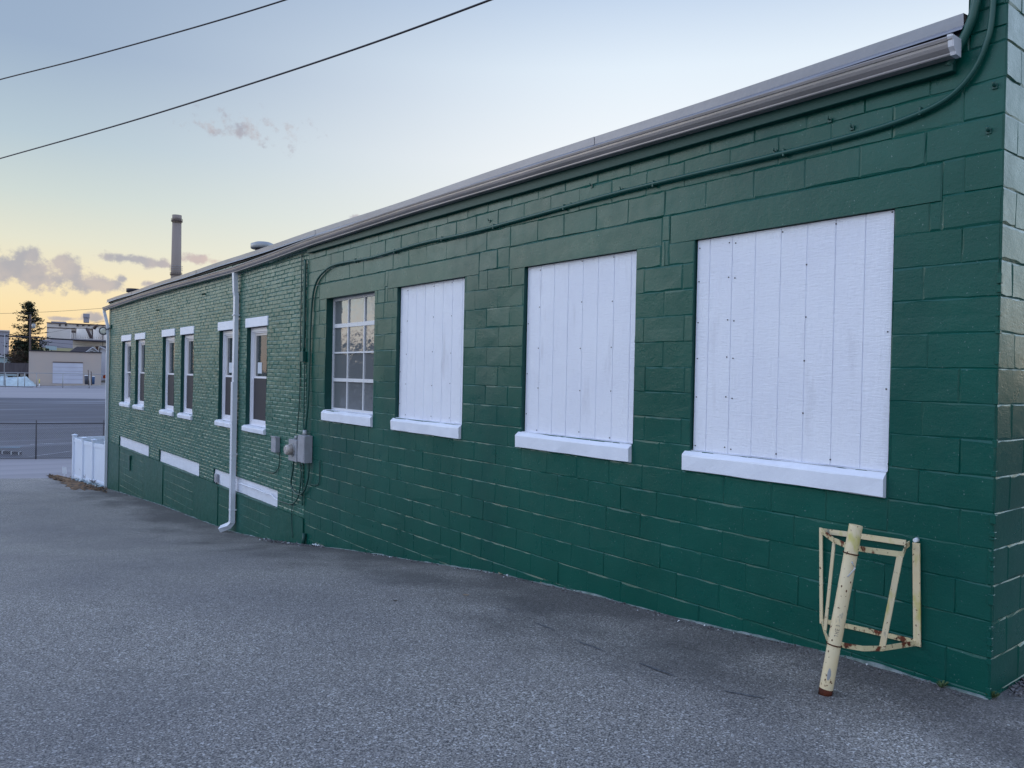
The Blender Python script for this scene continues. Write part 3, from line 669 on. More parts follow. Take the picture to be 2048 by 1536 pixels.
# ------------------------------------------------------------------ services on the wall
def smooth_path(pts, n=6):
    P = [Vector(p) for p in pts]; out = []
    for i in range(len(P)-1):
        p0, p1, p2, p3 = P[max(i-1, 0)], P[i], P[i+1], P[min(i+2, len(P)-1)]
        for k in range(n):
            t = k/n; out.append(.5*((2*p1)+(-p0+p2)*t+(2*p0-5*p1+4*p2-p3)*t*t+(-p0+3*p1-3*p2+p3)*t**3))
    out.append(P[-1]); return out
def bracket(mb, y, z, x=-.035, s=.022):
    mb.box(x-.004, -.002, y-s*.35, y+s*.35, z-s*1.25, z+s*1.25, .004)
def cond(name, pts, r, m_, label, cat='conduit', clamps=(), group=None):
    t = thing(name, tuple(pts[0]), label, cat, group)
    MB().tube(smooth_path(pts), r, 10).build('pipe', m_, t)
    for (y, z) in clamps:
        mb = MB(); bracket(mb, y, z, -r*2-.005); mb.build('clamp', m_, t)
    return t
X = -.028
pts = [(X-.03, 11.24, .98), (X-.01, 11.2, 1.4), (X, 11.19, 2.0), (X, 11.17, 2.6), (X, 11.12, 3.0), (X, 10.98, 3.24), (X, 10.7, 3.37), (X, 10.3, 3.43), (X, 9.2, 3.41), (X, 8, 3.44), (X, 6.9, 3.43), (X, 5.6, 3.455),
       (X, 4.7, 3.475), (X, 3.9, 3.475), (X, 3.2, 3.47), (X, 2.6, 3.475), (X, 2.25, 3.50), (X, 2.03, 3.555), (X, 1.9, 3.66), (X, 1.83, 3.80), (X, 1.80, 3.95), (X, 1.795, 4.3), (X, 1.795, 5.1)]
cond('conduit', pts, .0165, M['green_pipe'], 'long green conduit bending off the meter and running under the gutter to the corner', clamps=[(9.7, 3.42), (8.6, 3.42), (7.5, 3.435), (6.5, 3.435), (5.4, 3.46), (4.3, 3.475), (3.1, 3.47), (2.18, 3.52), (1.797, 4.04)])
X = -.04
pts = [(X, 2.02, 3.74), (X, 1.985, 3.80), (X, 1.93, 3.9), (X, 1.888, 4.02), (X, 1.875, 4.2), (X, 1.875, 5.1)]
cond('conduit', pts, .026, M['green_pipe'], 'short thick green pipe climbing the corner pier behind the gutter end')
cond('cable', [(-.018, 11.58, 3.72), (-.016, 11.585, 2.5), (-.018, 11.57, 1.5), (-.05, 11.58, .90)], .009, M['cable'], 'thin straight green cable dropping down the brick to the meter', 'cable')
cond('conduit', [(-.025, 11.42, 3.62), (-.025, 11.42, 3.0), (-.025, 11.42, 2.18)], .02, M['green_pipe'], 'upright green conduit at the seam of brick and block, above the small green box')
cond('conduit', [(-.02, 11.40, 2.02), (-.02, 11.39, 1.5), (-.02, 11.385, .2), (-.02, 11.385, -.2)], .011, M['green_pipe'], 'thin green conduit below the small green box, passing behind the meter')
t = tag(MB().box(-.065, -.003, 11.36, 11.47, 2.03, 2.19, .006).build('junction_box', M['green_pipe']), 'small green junction box high on the seam of brick and block', 'junction box')
# loose hooks left in the wall
HL = ['above the left half of the middle boarded window', 'above the right end of the middle boarded window', 'close left of the hook above the middle boarded window end', 'above the gap between the middle and the nearest boarded window', 'beside the bend of the conduit on the corner pier', 'farthest left, above the gap between the boarded windows', 'just above the conduit over the nearest boarded window', 'paired at the left over the nearest boarded window', 'lowest of the stubs on the corner pier']
for k, (px, py) in enumerate(((1146, 410), (1244, 379), (1184, 372), (1551, 303), (1990, 172), (980, 442), (1705, 255), (1660, 240), (1978, 262))):
    p = W(px, py); mb = MB(); mb.tube([(.0, p.y, p.z), (-.02, p.y, p.z), (-.032, p.y-.004, p.z+.018)], .005 if px < 1960 else .009, 6); mb.box(-.008, 0, p.y-.014, p.y+.014, p.z-.018, p.z+.012, .002)
    o = tag(mb.build('wall_hook', M['green_pipe']), 'small green wall hook '+HL[k], 'hook', 'hooks left in the wall under the eave')
for px, py in ((410, 588), (318, 620)):
    p = W(px, py); mb = MB(); mb.tube([(0, p.y, p.z), (-.07, p.y, p.z-.01)], .02, 6)
    tag(mb.build('wall_anchor', M['green_pipe']), ('dark stub poking from the upper brick above the middle windows' if px < 400 else 'dark stub poking from the upper brick nearest the white downspout'), 'anchor')
# meter and disconnect
t = thing('electric_meter', (-.06, 11.6, .47), 'grey meter socket with round glass meter on the brick beside the seam', 'electric meter')
MB().box(-.10, -.004, 11.46, 11.78, .47, .81, .004).build('socket_box', M['grey_box'], t)
mb = MB(); mb.tube([(-.10, 11.63, .65), (-.112, 11.63, .65)], .105, 24); mb.build('collar', M['galv'], t)
mb = MB(); mb.tube([(-.112, 11.63, .65), (-.19, 11.63, .65), (-.215, 11.63, .65)], [.085, .082, .06], 24); mb.build('meter_glass', M['meterglass'], t)
MB().tube([(-.05, 11.6, .81), (-.05, 11.6, .87)], .026, 12).build('hub', M['galv'], t)
t = thing('disconnect_box', (-.06, 11.2, .5), 'tall grey service box to the right of the round meter', 'electrical box')
b0 = MB().box(-.135, -.004, 11.07, 11.33, .49, .905, .005).build('box', M['grey_box'], t)
MB().box(-.139, -.1355, 11.08, 11.32, .50, .895).build('cover', M['grey_box'], t)
MB().tube([(-.06, 11.235, .905), (-.06, 11.235, .93), (-.06, 11.235, .985)], [.038, .038, .03], 14).build('hub', M['galv'], t)
t = thing('telephone_box', (-.05, 12.45, .52), 'small grey utility box left of the meter with a cable below', 'utility box')
MB().box(-.085, -.004, 12.38, 12.58, .53, .79, .006).build('box', M['grey_box'], t)
MB().box(-.092, -.0855, 12.375, 12.585, .78, .80).build('lid_lip', M['grey_box'], t)
def wp(lst, x): return [tuple(W(a, b, x)) for a, b in lst]
cond('cable', wp([(559, 905), (559, 925), (556, 938), (548, 945), (535, 944), (522, 941)], -.02), .008, M['cable'], 'thin green cable curling left under the small utility box', 'cable')
cond('cable', wp([(588, 918), (585, 945), (582, 965), (586, 980), (596, 989), (606, 985), (613, 970), (617, 950), (618, 925)], -.045), .014, M['cable'], 'thick loop of green cable hanging under the meter boxes', 'cable')
cond('cable', wp([(598, 917), (602, 945), (600, 975), (597, 992), (590, 1004), (582, 1008), (568, 1005), (556, 1001)], -.03), .011, M['cable'], 'green cable dropping from the meter and turning left to the cellar window', 'cable')
cond('cable', wp([(556, 1001), (549, 996), (541, 989), (530, 986), (515, 979), (500, 974), (480, 967)], -.004), .01, M['white_trim'], 'white painted cable across the nearest filled cellar window', 'cable')
cond('cable', wp([(639, 920), (639, 945), (638, 965), (633, 970), (622, 969)], -.01), .006, M['cable'], 'short thin green cable on the block wall right of the meter', 'cable')
cond('cable', wp([(585, 975), (584, 1010), (583, 1040), (585, 1075)], -.025), .006, M['cable'], 'thin green wire running straight down the foundation below the loop', 'cable')
p = W(435, 957, .02); t = thing('cable_box', tuple(p), 'small pale box on the left end of the nearest filled cellar window', 'utility box')
MB().box(-.02, .03, p.y-.07, p.y+.09, p.z-.07, p.z+.09, .004).build('box', M['grey_box'], t); MB().tube([(.0, p.y, p.z-.07), (.0, p.y, p.z-.11)], .012, 8).build('connector', M['grey_dark'], t)
p = W(261, 915); t = thing('wall_box', tuple(p), 'narrow green painted metal fixture low on the far foundation panel', 'wall fixture')
MB().box(-.05, -.003, p.y-.10, p.y+.06, p.z-.05, p.z+.06, .004).build('head', M['green_pipe'], t); MB().box(-.035, -.003, p.y-.05, p.y+.05, p.z-.36, p.z-.052, .003).build('body', M['green_pipe'], t)
p = W(604, 1080, -.06); t = tag(MB().tube([(-.02, p.y, p.z+.1), (-.05, p.y-.01, p.z-.1)], .03, 8).build('pipe_stub', M['green_dark']), 'dark green pipe stub at the foot of the wall below the seam', 'pipe')
p = W(1703, 1326); tag(MB().box(-.012, 0, p.y-.012, p.y+.012, p.z-.04, p.z+.03, .003).build('metal_tab', M['fence_dark']), 'little grey metal tab at the wall foot right of the yellow post', 'metal tab')
# flood lamp on the far corner
p = Vector((-.16, 26.75, 3.02)); t = thing('flood_lamp', tuple(p), 'round outdoor lamp with milky lens on the far corner of the green building', 'lamp')
dr = (CAM-p); dr.z = 0; dr.normalize()
MB().tube([p-dr*.06, p-dr*.02, p+dr*.05], [.07, .125, .13], 20).build('housing', M['grey_dark'], t)
MB().tube([p+dr*.05, p+dr*.07, p+dr*.085], [.095, .085, .05], 20).build('lens', M['lamp_glass'], t)
MB().tube([p-dr*.05, (-.05, 26.5, 3.1), (.01, 26.48, 3.12)], .02, 8).build('arm', M['grey_dark'], t)
MB().box(-.05, -.004, 26.3, 26.42, 3.1, 3.2, .004).build('mounting_plate', M['green_pipe'], t)

# ------------------------------------------------------------------ yellow guard and leaning post
t = thing('pipe_guard', (-.1, 2.4, .3), 'pale yellow rusty flat bar cage bolted to the green wall', 'guard frame')
def bar(name, pts, w=.03, th=.007, m_='yellow', ref=(0, 0, 1)):
    o = MB().tube(pts, .01, prof=(ref, w, th)).build(name, M[m_], t); return o
TL = Vector((-.012, 2.755, .884)); TR = Vector((-.012, 2.155, .905)); BL = Vector((-.012, 2.735, .288)); BR = Vector((-.012, 2.13, .318))
bar('wall_bar', [TL, TL.lerp(TR, .3)+Vector((-.002, 0, .003)), TR+Vector((0, .05, 0))], .034, .008, 'yellow')
bar('wall_bar', [BL, BL.lerp(BR, .5)+Vector((0, 0, .004)), BR], .03, .008, 'yellow_rust')
bar('upright', [TL+Vector((-.003, .006, .02)), BL+Vector((-.003, .006, -.02))], .022, .008, 'yellow', (0, 1, 0))
bar('upright', [TR+Vector((-.004, -.012, .012)), TR.lerp(BR, .4)+Vector((-.01, -.013, 0)), BR+Vector((-.004, -.008, -.02))], .042, .010, 'yellow', (0, 1, 0))
HT = [TL+Vector((-.004, 0, 0)), W(1667, 1080, -.20), W(1697, 1093, -.335), W(1730, 1099, -.36), W(1797, 1108, -.29), W(1806, 1108, -.27), W(1812, 1092, -.08), TR+Vector((-.002, .03, 0))]
HB = [BL+Vector((-.004, 0, -.01)), W(1649, 1263, -.18), W(1657, 1283, -.33), W(1690, 1291, -.43), W(1725, 1297, -.38), W(1764, 1297, -.26), BR+Vector((-.004, 0, -.005))]
bar('hoop', HT, .032, .007, 'yellow_rust'); bar('hoop', HB, .03, .007, 'yellow_rust')
bar('strut', [W(1668, 1086, -.205), W(1650, 1262, -.185)], .02, .007, 'yellow', (0, 1, 0))
bar('strut', [W(1800, 1112, -.29), W(1764, 1297, -.262)], .034, .008, 'yellow', (0, 1, 0))
MB().tube([TR+Vector((-.0, -.014, .03)), TR+Vector((-.03, -.014, .03))], [.016, .012], 10).build('bolt', M['chip'], t)
t = thing('leaning_post', (-.5, 2.42, .04), 'pale yellow steel pipe post with rusted foot leaning in its wall cage', 'post')
pt = W(1712, 1050, -.42); pb = W(1651, 1384, -.56)
for it in range(20):
    pb.x += .0
pr = .038; d_ = (pt-pb).normalized()
n = 20; a_ = d_.cross(Vector((0, 0, 1))).normalized(); b_ = d_.cross(a_)
mb = MB(); mb.tube([pb+d_*.021, pb+d_*.3, pb+d_*.6, pt], pr, 24, cap=False)
mb.tube([pt, pt-d_*.3], pr*.9, 24, cap=False)
o = len(mb.v); 
for k in range(24):
    q = 2*math.pi*k/24
    mb.v += [tuple(pt+(a_*math.cos(q)+b_*math.sin(q))*pr*.9), tuple(pt+(a_*math.cos(q)+b_*math.sin(q))*pr)]
for k in range(24): mb.f.append([o+2*k, o+(2*k+2) % 48, o+(2*k+3) % 48, o+2*k+1]); mb.m.append(0); mb.sm.append(False)
pipe_mb = mb
MB().tube([pb-d_*.02, pb+d_*.022], pr*1.01, 24).build('rusted_foot', M['rust'], t)
for f in (.83, .285):
    c = pb.lerp(pt, f); mb = MB(); pts = []
    for k in range(20):
        q = 2*math.pi*k/19*.999; pts.append(c+(a_*math.cos(q)+b_*math.sin(q))*(pr+.004))
    mb.tube(pts, .0035, 6); mb.build('wire_tie', M['rust'], t)
MB().tube([pb.lerp(pt, .79)-FC*pr-RC*.004, pb.lerp(pt, .755)-FC*(pr+.02)+RC*.012, pb.lerp(pt, .70)-FC*pr-RC*.012], .004, 6).build('handle_wire', M['chip'], t)

def on_post(f, u, v, lift=.0012):                            # point on the pipe facing the photographer
    c = pb.lerp(pt, f)+d_*v; n_ = (CAM-c); n_ -= d_*n_.dot(d_); n_.normalize(); s_ = d_.cross(n_)
    a = u/pr; return c+(n_*math.cos(a)+s_*math.sin(a))*(pr+lift)
mb = MB(); STR = [[(0, 0), (0, .02)], [(-.006, .004), (0, 0)],
    [(-.0, .0), (.0, .02)], [(.010, .0), (.010, .02)], [(0, .01), (.010, .01)],
    [(0, 0), (0, .02)], [(0, 0), (.009, 0)], [(0, .01), (.008, .01)], [(0, .02), (.009, .02)],
    [(0, .0), (.007, .004), (.001, .01), (.007, .016), (0, .02)]]
OFF = [0, 0, .012, .012, .012, .032, .032, .032, .032, .056]
for st, of in zip(STR, OFF):                                 # faint hand lettering running up the pipe
    mb.tube([on_post(.345, q[1]-.008, of+q[0]) for q in st], .0011, 4)
mb.build('hand_lettering', M['grey_dark'], t)
mb = MB()
for f_, w_, h_ in ((.115, .011, .036),):
    ring_ = [on_post(f_, math.cos(q*math.pi/6)*w_*random.uniform(.8, 1.1)+.002, math.sin(q*math.pi/6)*h_*random.uniform(.8, 1.1), .0008) for q in range(12)]
    mb.add(ring_+[on_post(f_, .002, 0, .0012)], [(i, (i+1) % 12, 12) for i in range(12)])
mb.build('scraped_patch', M['galv'], t)
mb = pipe_mb; mb.cur = 1
for k in range(26):
    f_, u0, w_ = random.uniform(.02, .9), random.uniform(-.045, .045), random.uniform(.0015, .0045); q0 = random.uniform(.8, 2.2)
    if k < 12: f_ = random.uniform(.025, .08)
    ring_ = [on_post(f_, u0+math.cos(q*math.pi/4)*w_, math.sin(q*math.pi/4)*w_*q0*random.uniform(.7, 1.3), .0006) for q in range(8)]
    mb.add(ring_, [tuple(range(8))])
mb.build('pipe', [M['yellow'], M['rust']], t)

# ------------------------------------------------------------------ white vinyl fence at the far corner
t = thing('vinyl_fence', (0, 27, -1.9), 'white vinyl privacy fence wrapping the far corner of the green building', 'fence')
PP = [(214, 26.75), (188, 28.05), (168, 29.2), (149, 30.35)]
posts = []
for px, yy in PP:
    r = ray(px, 900); tt = yy/r.y; xx = CAM.x+r.x*tt; posts.append(Vector((xx, yy, 0)))
def fpost(p, ztop):
    zb = gz(p.x, p.y)-.1; mb = MB(); mb.box(p.x-.065, p.x+.065, p.y-.065, p.y+.065, zb, ztop, .006); o = mb.build('post', M['vinyl_fence'], t)
    mb = MB(); mb.box(p.x-.085, p.x+.085, p.y-.085, p.y+.085, ztop+.001, ztop+.03, .006); mb.add([(p.x-.07, p.y-.07, ztop+.03), (p.x+.07, p.y-.07, ztop+.03), (p.x+.07, p.y+.07, ztop+.03), (p.x-.07, p.y+.07, ztop+.03), (p.x, p.y, ztop+.06)], [(0, 1, 4), (1, 2, 4), (2, 3, 4), (3, 0, 4)])
    mb.build('cap', M['vinyl_fence'], o)
def fpanel(p, q, zt0, zt1):
    d = (q-p); d.z = 0; L_ = d.length; d.normalize(); nrm = Vector((-d.y, d.x, 0)); z0 = min(gz(p.x, p.y), gz(q.x, q.y))+.03
    def pl(a, b, za, zb_, th, base=None):
        P = [p+d*a, p+d*b]; V = []
        for pp, zt in zip(P, (za, zb_)):
            for s in (-1, 1):
                zb0 = z0 if base is None else zt-base
                V += [tuple(Vector((pp.x, pp.y, 0))+nrm*s*th+Vector((0, 0, zb0))), tuple(Vector((pp.x, pp.y, 0))+nrm*s*th+Vector((0, 0, zt)))]
        mb.add(V, [(0, 4, 5, 1), (2, 3, 7, 6), (0, 1, 3, 2), (4, 6, 7, 5), (1, 5, 7, 3), (0, 2, 6, 4)])
    mb = MB(); nb = max(2, int(L_/.15))
    for i in range(nb):
        a = .066+(L_-.132)*i/nb+.004; b = .066+(L_-.132)*(i+1)/nb-.004; f = i/nb; pl(a, b, zt0+(zt1-zt0)*f-.1, zt0+(zt1-zt0)*f-.1, .014)
    mb.build('panel', M['vinyl_fence'], t)
    mb = MB(); pl(.066, L_-.066, zt0-.085, zt1-.085, .03, .12); mb.build('rail', M['vinyl_fence'], t)
    mb = MB(); a0 = z0; pl(.066, L_-.066, z0+.16, z0+.16, .03); mb.build('rail', M['vinyl_fence'], t)
tops = [at(214, 885, (posts[0]-CAM).dot(FW)+0).z, 0, 0, 0]
for i, (px, yy) in enumerate(PP):
    d = (Vector((posts[i].x, posts[i].y, CAMZ))-CAM).dot(FW); tops[i] = at(px, (885, 881, 877, 871)[i], d).z
for p, z in zip(posts, tops): fpost(p, z)
for i in range(3): fpanel(posts[i], posts[i+1], tops[i], tops[i+1])
bp_ = [posts[3]+Vector((1.6, -.2, 0)), posts[3]+Vector((3.4, -.4, 0))]
fpost(bp_[0], tops[3]-.15); fpost(bp_[1], tops[3]-.15); fpanel(posts[3], bp_[0], tops[3]+.03, tops[3]+.06); fpanel(bp_[0], bp_[1], tops[3]+.06, tops[3]+.08)

# litter patch, snow crumbs, weeds by the vinyl fence
def patch(name, pix, m_, dz, label=None, n=26, rough=.15):
    c = Vector((0, 0, 0)); P = [gp(*q) for q in pix]
    for p in P: c += p
    c /= len(P); mb = MB(); V = [(c.x, c.y, gz(c.x, c.y)+dz*2)]
    k = len(P); ring = []
    for i in range(k):
        for s in range(4):
            p = P[i].lerp(P[(i+1) % k], s/4); p = c+(p-c)*(1+random.uniform(-rough, rough)); ring.append(p)
    for f, h in ((.5, dz*1.8), (.8, dz*1.2), (1, .004)):
        for p in ring:
            q = c+(p-c)*f; V.append((q.x, q.y, gz(q.x, q.y)+h*random.uniform(.7, 1.3)))
    m2 = len(ring); F = [(0, 1+i, 1+(i+1) % m2) for i in range(m2)]
    for r in (0, 1): F += [(1+r*m2+i, 1+(r+1)*m2+i, 1+(r+1)*m2+(i+1) % m2, 1+r*m2+(i+1) % m2) for i in range(m2)]
    mb.add(V, F, True); return mb.build(name, m_)
lp = patch('leaf_litter', [(104, 955), (140, 953), (150, 962), (185, 969), (213, 977), (200, 980), (168, 981), (138, 975), (122, 966)], M['litter'], .03, rough=.3)
bb = MB()
for i in range(1500):
    u = random.random(); px = 98+115*u; py = 953+25*u+random.uniform(-4, 9)*(.5+u*.6); p = gp(px, py); s = random.uniform(.02, .05)
    if px > 150 and py < 962: continue
    a = random.uniform(0, 6.28); e = random.uniform(-.5, .5); dx = Vector((math.cos(a), math.sin(a), e))*s; dy = Vector((-math.sin(a), math.cos(a), .3))*s*.5
    q = p+Vector((0, 0, random.uniform(.01, .07))); bb.add([q-dx, q+dy, q+dx, q-dy], [(0, 1, 2, 3)])
o = bb.build('loose_leaves', M['litter']); struct(o, 'dry brown leaves heaped at the foot of the white fence', 'stuff')
struct(lp, 'bed of brown leaf litter at the alley edge', 'stuff')
bb = MB()
for i in range(130):
    u = random.random(); p = gp(145+62*u+random.uniform(-6, 3), 957+17*u+random.uniform(-1, 5)); s = random.uniform(.02, .10); p.z += .05
    bb.add([p+Vector((s*random.uniform(-1, 1), s*random.uniform(-1, 1), s*random.uniform(-.2, .9))) for _ in range(6)], [(0, 1, 2), (2, 3, 4), (4, 5, 0), (0, 2, 4), (1, 3, 5)])
struct(bb.build('snow_crumbs', M['snow']), 'crumbs of old snow in the leaf litter', 'stuff')
for k, (px, py, h) in enumerate(((153, 958, .32), (161, 960, .38), (168, 963, .45), (175, 966, .3), (186, 972, .22))):
    p = gp(px, py); bb = MB()
    for i in range(16):
        a = random.uniform(0, 6.28); l = random.uniform(.08, .22); bb.tube([p, p+Vector((math.cos(a)*l*.4, math.sin(a)*l*.4, h*random.uniform(.5, .8))), p+Vector((math.cos(a)*l, math.sin(a)*l, h*random.uniform(.7, 1.1)))], [.006, .004, .002], 4)
    tag(bb.build('dry_weed', M['twigs']), 'dry brown weed clump before the white fence, '+['farthest of the row', 'second farthest', 'tallest of the row', 'second nearest', 'nearest the green building'][k], 'weed', 'dry weeds in front of the white fence')
p = gp(129, 951); t = thing('marker_stake', tuple(p), 'small blank white marker standing at the alley edge left of the white fence', 'marker')
MB().obox(p, RC, FC, -.02, .02, -.01, .01, 0, .1).build('stake', M['white_plastic'], t)
MB().add([p+RC*-.08+Vector((0, 0, .08)), p+RC*.07+Vector((0, 0, .06)), p+RC*.05+Vector((0, 0, .3)), p+RC*-.09+Vector((0, 0, .32))]+[p+FC*.015+RC*-.08+Vector((0, 0, .08)), p+FC*.015+RC*.07+Vector((0, 0, .06)), p+FC*.015+RC*.05+Vector((0, 0, .3)), p+FC*.015+RC*-.09+Vector((0, 0, .32))],
         [(0, 1, 2, 3), (7, 6, 5, 4), (0, 4, 5, 1), (1, 5, 6, 2), (2, 6, 7, 3), (3, 7, 4, 0)]).build('board', M['white_plastic'], t)

# ------------------------------------------------------------------ chain link fences
def chain_fence(name, A, B, h, posts_t, mesh, rw, rail, m_, label, depth_post=.0, ext=0):
    t = thing(name, tuple(A), label, 'fence')
    d = B-A; d.z = 0; L_ = d.length; d.normalize()
    def P(s, z): 
        q = A+d*s; return Vector((q.x, q.y, gz(q.x, q.y)+z))
    MB().tube([P(L_*i/12, h) for i in range(13)], rail, 8).build('top_rail', m_, t)
    for s in posts_t: MB().tube([P(s, -.1), P(s, h+ext)], rail*1.1, 8).build('post', m_, t)
    if mesh:
        mb = MB(); s = -h
        while s < L_:
            for sg in (1, -1):
                pts = []
                a0, a1 = (s, s+h); 
                lo_, hi_ = max(a0, 0), min(a1, L_)
                if hi_ > lo_:
                    f0, f1 = (lo_-a0)/h, (hi_-a0)/h
                    z0, z1 = (f0*h, f1*h) if sg == 1 else (h-f0*h, h-f1*h)
                    mb.tube([P(lo_, z0), P(hi_, z1)], rw, 3, cap=False)
            s += mesh
        mb.build('chain_link_mesh', M['link'], t)
    MB().tube([P(L_*i/12, .03) for i in range(13)], rail*.4, 6).build('tension_wire', m_, t)
A = gp(-60, 920.3); B = gp(330, 913.5)
dd = (B-A); dd.z = 0; dl = dd.length
def along(px):
    best = None
    for i in range(400):
        p = A+(B-A)*i/399; v = p-CAM; x_ = 1024+FPX*v.dot(RT2)/v.dot(FW)
        if best is None or abs(x_-px) < best[0]: best = (abs(x_-px), dl*i/399)
    return best[1]
hF = at(0, 847, (gp(0, 919)-CAM).dot(FW)).z-gp(0, 919).z
s0 = along(72); s1 = along(206.5)
chain_fence('chain_link_fence', A, B, hF, [s0-(s1-s0), s0, s1, min(dl-.1, 2*s1-s0)], .085, .0065, .024, M['fence_dark'], 'dark chain link fence between the pale street and the parking lot', ext=.15)
A = gp(-40, 773.0); B = gp(330, 778.5); dd = (B-A); dd.z = 0; dl = dd.length; dq = (gp(100, 774)-CAM).dot(FW)
hF2 = (774-746)/FPX*dq
chain_fence('chain_link_fence', A, B, hF2, [along(q) for q in (-25, 11, 35.5, 49, 73, 125.6, 178, 230)], 0, 0, .045, M['galv'], 'far grey pipe fence along the street in front of the tan garage')

# ------------------------------------------------------------------ things on the lot
def road_line(name, px, m_, w, label):
    P = [gp(*q) for q in px]; mb = MB()
    for a, b in zip(P, P[1:]):
        d = (b-a); d.z = 0; d.normalize(); n_ = Vector((-d.y, d.x, 0))*w/2
        mb.add([(v.x, v.y, gz(v.x, v.y)+.0) for v in (a-n_, b-n_, b+n_, a+n_)], [(0, 1, 2, 3)])
    return struct(mb.build(name, m_))
road_line('parking_line', [(58, 913.6), (100, 908), (144, 902), (200, 895), (260, 888)], M['paintline'], .14, '')
road_line('parking_line', [(60, 889), (140, 886), (215, 882)], M['paintline'], .3, '')
road_line('blue_parking_line', [(-30, 895.5), (42, 894.5)], M['paintblue'], .5, '')
p0, p1 = gp(-40, 905.5), gp(41, 911); p0.z += .1; p1.z += .1
t = thing('barrier_beam', tuple(p1), 'black beam with white bands lying on the lot behind the chain link fence', 'barrier')
MB().tube([p0, p1], .06, prof=((0, 0, 1), .14, .12)).build('beam', M['wire'], t)
for f in (.58, .80, .985): MB().tube([p0.lerp(p1, f-.014), p0.lerp(p1, f+.010)], .06, prof=((0, 0, 1), .146, .126)).build('white_band', M['white_plastic'], t)

# ------------------------------------------------------------------ far background
def hz(px): return 731+.0208*px
FC0, RC0 = FC.copy(), RC.copy()
def bgp(px, py, d):                                          # a point at depth d measured along the view
    return CAM+FC0*d+RC0*((px-1024)/FPX*d)+Vector((0, 0, (hz(px)-py)/FPX*d))
BF = [FC, RC]                                                # frame of the building being made: depth and width axes
def face(px): BF[0] = (FC0+RC0*((px-1024)/FPX)).normalized(); BF[1] = Vector((BF[0].y, -BF[0].x, 0)); BF.append(px); del BF[2:-1]
def onface(px, d):                                           # where the sight line of px meets the facade plane d metres off
    c = FC0*d+RC0*((BF[2]-1024)/FPX*d); v = FC0+RC0*((px-1024)/FPX); return v*(c.dot(BF[0])/v.dot(BF[0]))
def bx(mb, x0, x1, yt, yb, d, th, fwd=0.0):
    p, q = onface(x0, d), onface(x1, d); k = p.dot(FC0)/FPX
    z0 = CAMZ+(hz(x0)-yb)*k; z1 = CAMZ+(hz(x0)-yt)*k; a = Vector((CAM.x+p.x, CAM.y+p.y, z0))
    return mb.obox(a, BF[1], BF[0], 0, (q-p).length, -fwd, th, 0, z1-z0)
# tan garage
face(202); D = 112
t = thing('garage_building', tuple(bgp(130, 767, D)), 'flat roofed tan block garage with a wide pale roller door', 'building')
mb = MB(); bx(mb, 57, 202, 701, 770, D, 12); mb.build('wall', M['tan'], t)
mb = MB(); bx(mb, 56.5, 202.5, 699.6, 701.2, D, 12.2, .15); mb.build('roof_coping', M['tan_trim'], t)
mb = MB(); bx(mb, 105, 165.5, 724.3, 766, D, .02, .06); dr_ = mb.build('roller_door', M['door_white'], t)
mb = MB()
for yy in (733, 741, 749, 757): bx(mb, 105.5, 165, yy, yy+.35, D, .0, .08)
mb.build('door_groove', M['factory2'], dr_)
mb = MB(); bx(mb, 105, 165.5, 722.5, 724.2, D, 0, .12); mb.build('lintel', M['duct'], t)
# bins, bollards
for nm, x0, x1, yt, yb, mt, lid, lab in (('rubbish_bin', 169, 177, 751, 768, 'bin_grey', 'white_plastic', 'dark grey bin in front of the tan garage'), ('rubbish_bin', 184, 189.5, 753, 768, 'bin_blue', 'white_plastic', 'narrow blue bin with white lid in front of the tan garage')):
    c = bgp((x0+x1)/2, yb, 108); r_ = (x1-x0)/2/FPX*108; h = (yb-yt)/FPX*108; t = thing('rubbish_bin', tuple(c), lab, 'bin')
    MB().tube([c, c+Vector((0, 0, h*.5)), c+Vector((0, 0, h))], [r_*.8, r_*.92, r_], 10).build('body', M[mt], t)
    MB().tube([c+Vector((0, 0, h)), c+Vector((0, 0, h*1.08))], [r_*1.08, r_*.8], 10).build('lid', M[lid], t)
for px, yt, yb, w_, mt, lab in ((66, 757.5, 763.5, 1.6, 'white_plastic', 'short white post at the corner of the tan garage'), (78.6, 757.5, 774, 1.9, 'yellow_post', 'yellow bollard standing by the street left of the roller door')):
    d = 104 if mt == 'yellow_post' else 110; c = bgp(px, yb, d); h = (yb-yt)/FPX*d; r_ = w_/2/FPX*d
    t = thing('bollard', tuple(c), lab, 'bollard'); MB().tube([c, c+Vector((0, 0, h*.45))], r_*.95, 8).build('foot', M['white_plastic'], t); MB().tube([c+Vector((0, 0, h*.451)), c+Vector((0, 0, h))], [r_, r_*.9], 8).build('sleeve', M[mt], t)
for px, yt, lab in ((178, 739, 'left of two weathered stakes by the garage bins'), (184, 742, 'right of two weathered stakes by the garage bins')):
    c = bgp(px-.5, 770, 103); tag(MB().tube([c, c+Vector((0, 0, (770-yt)/FPX*103))+RC*-.1], [.07, .05], 6).build('wooden_stake', M['pole']), lab, 'stake')
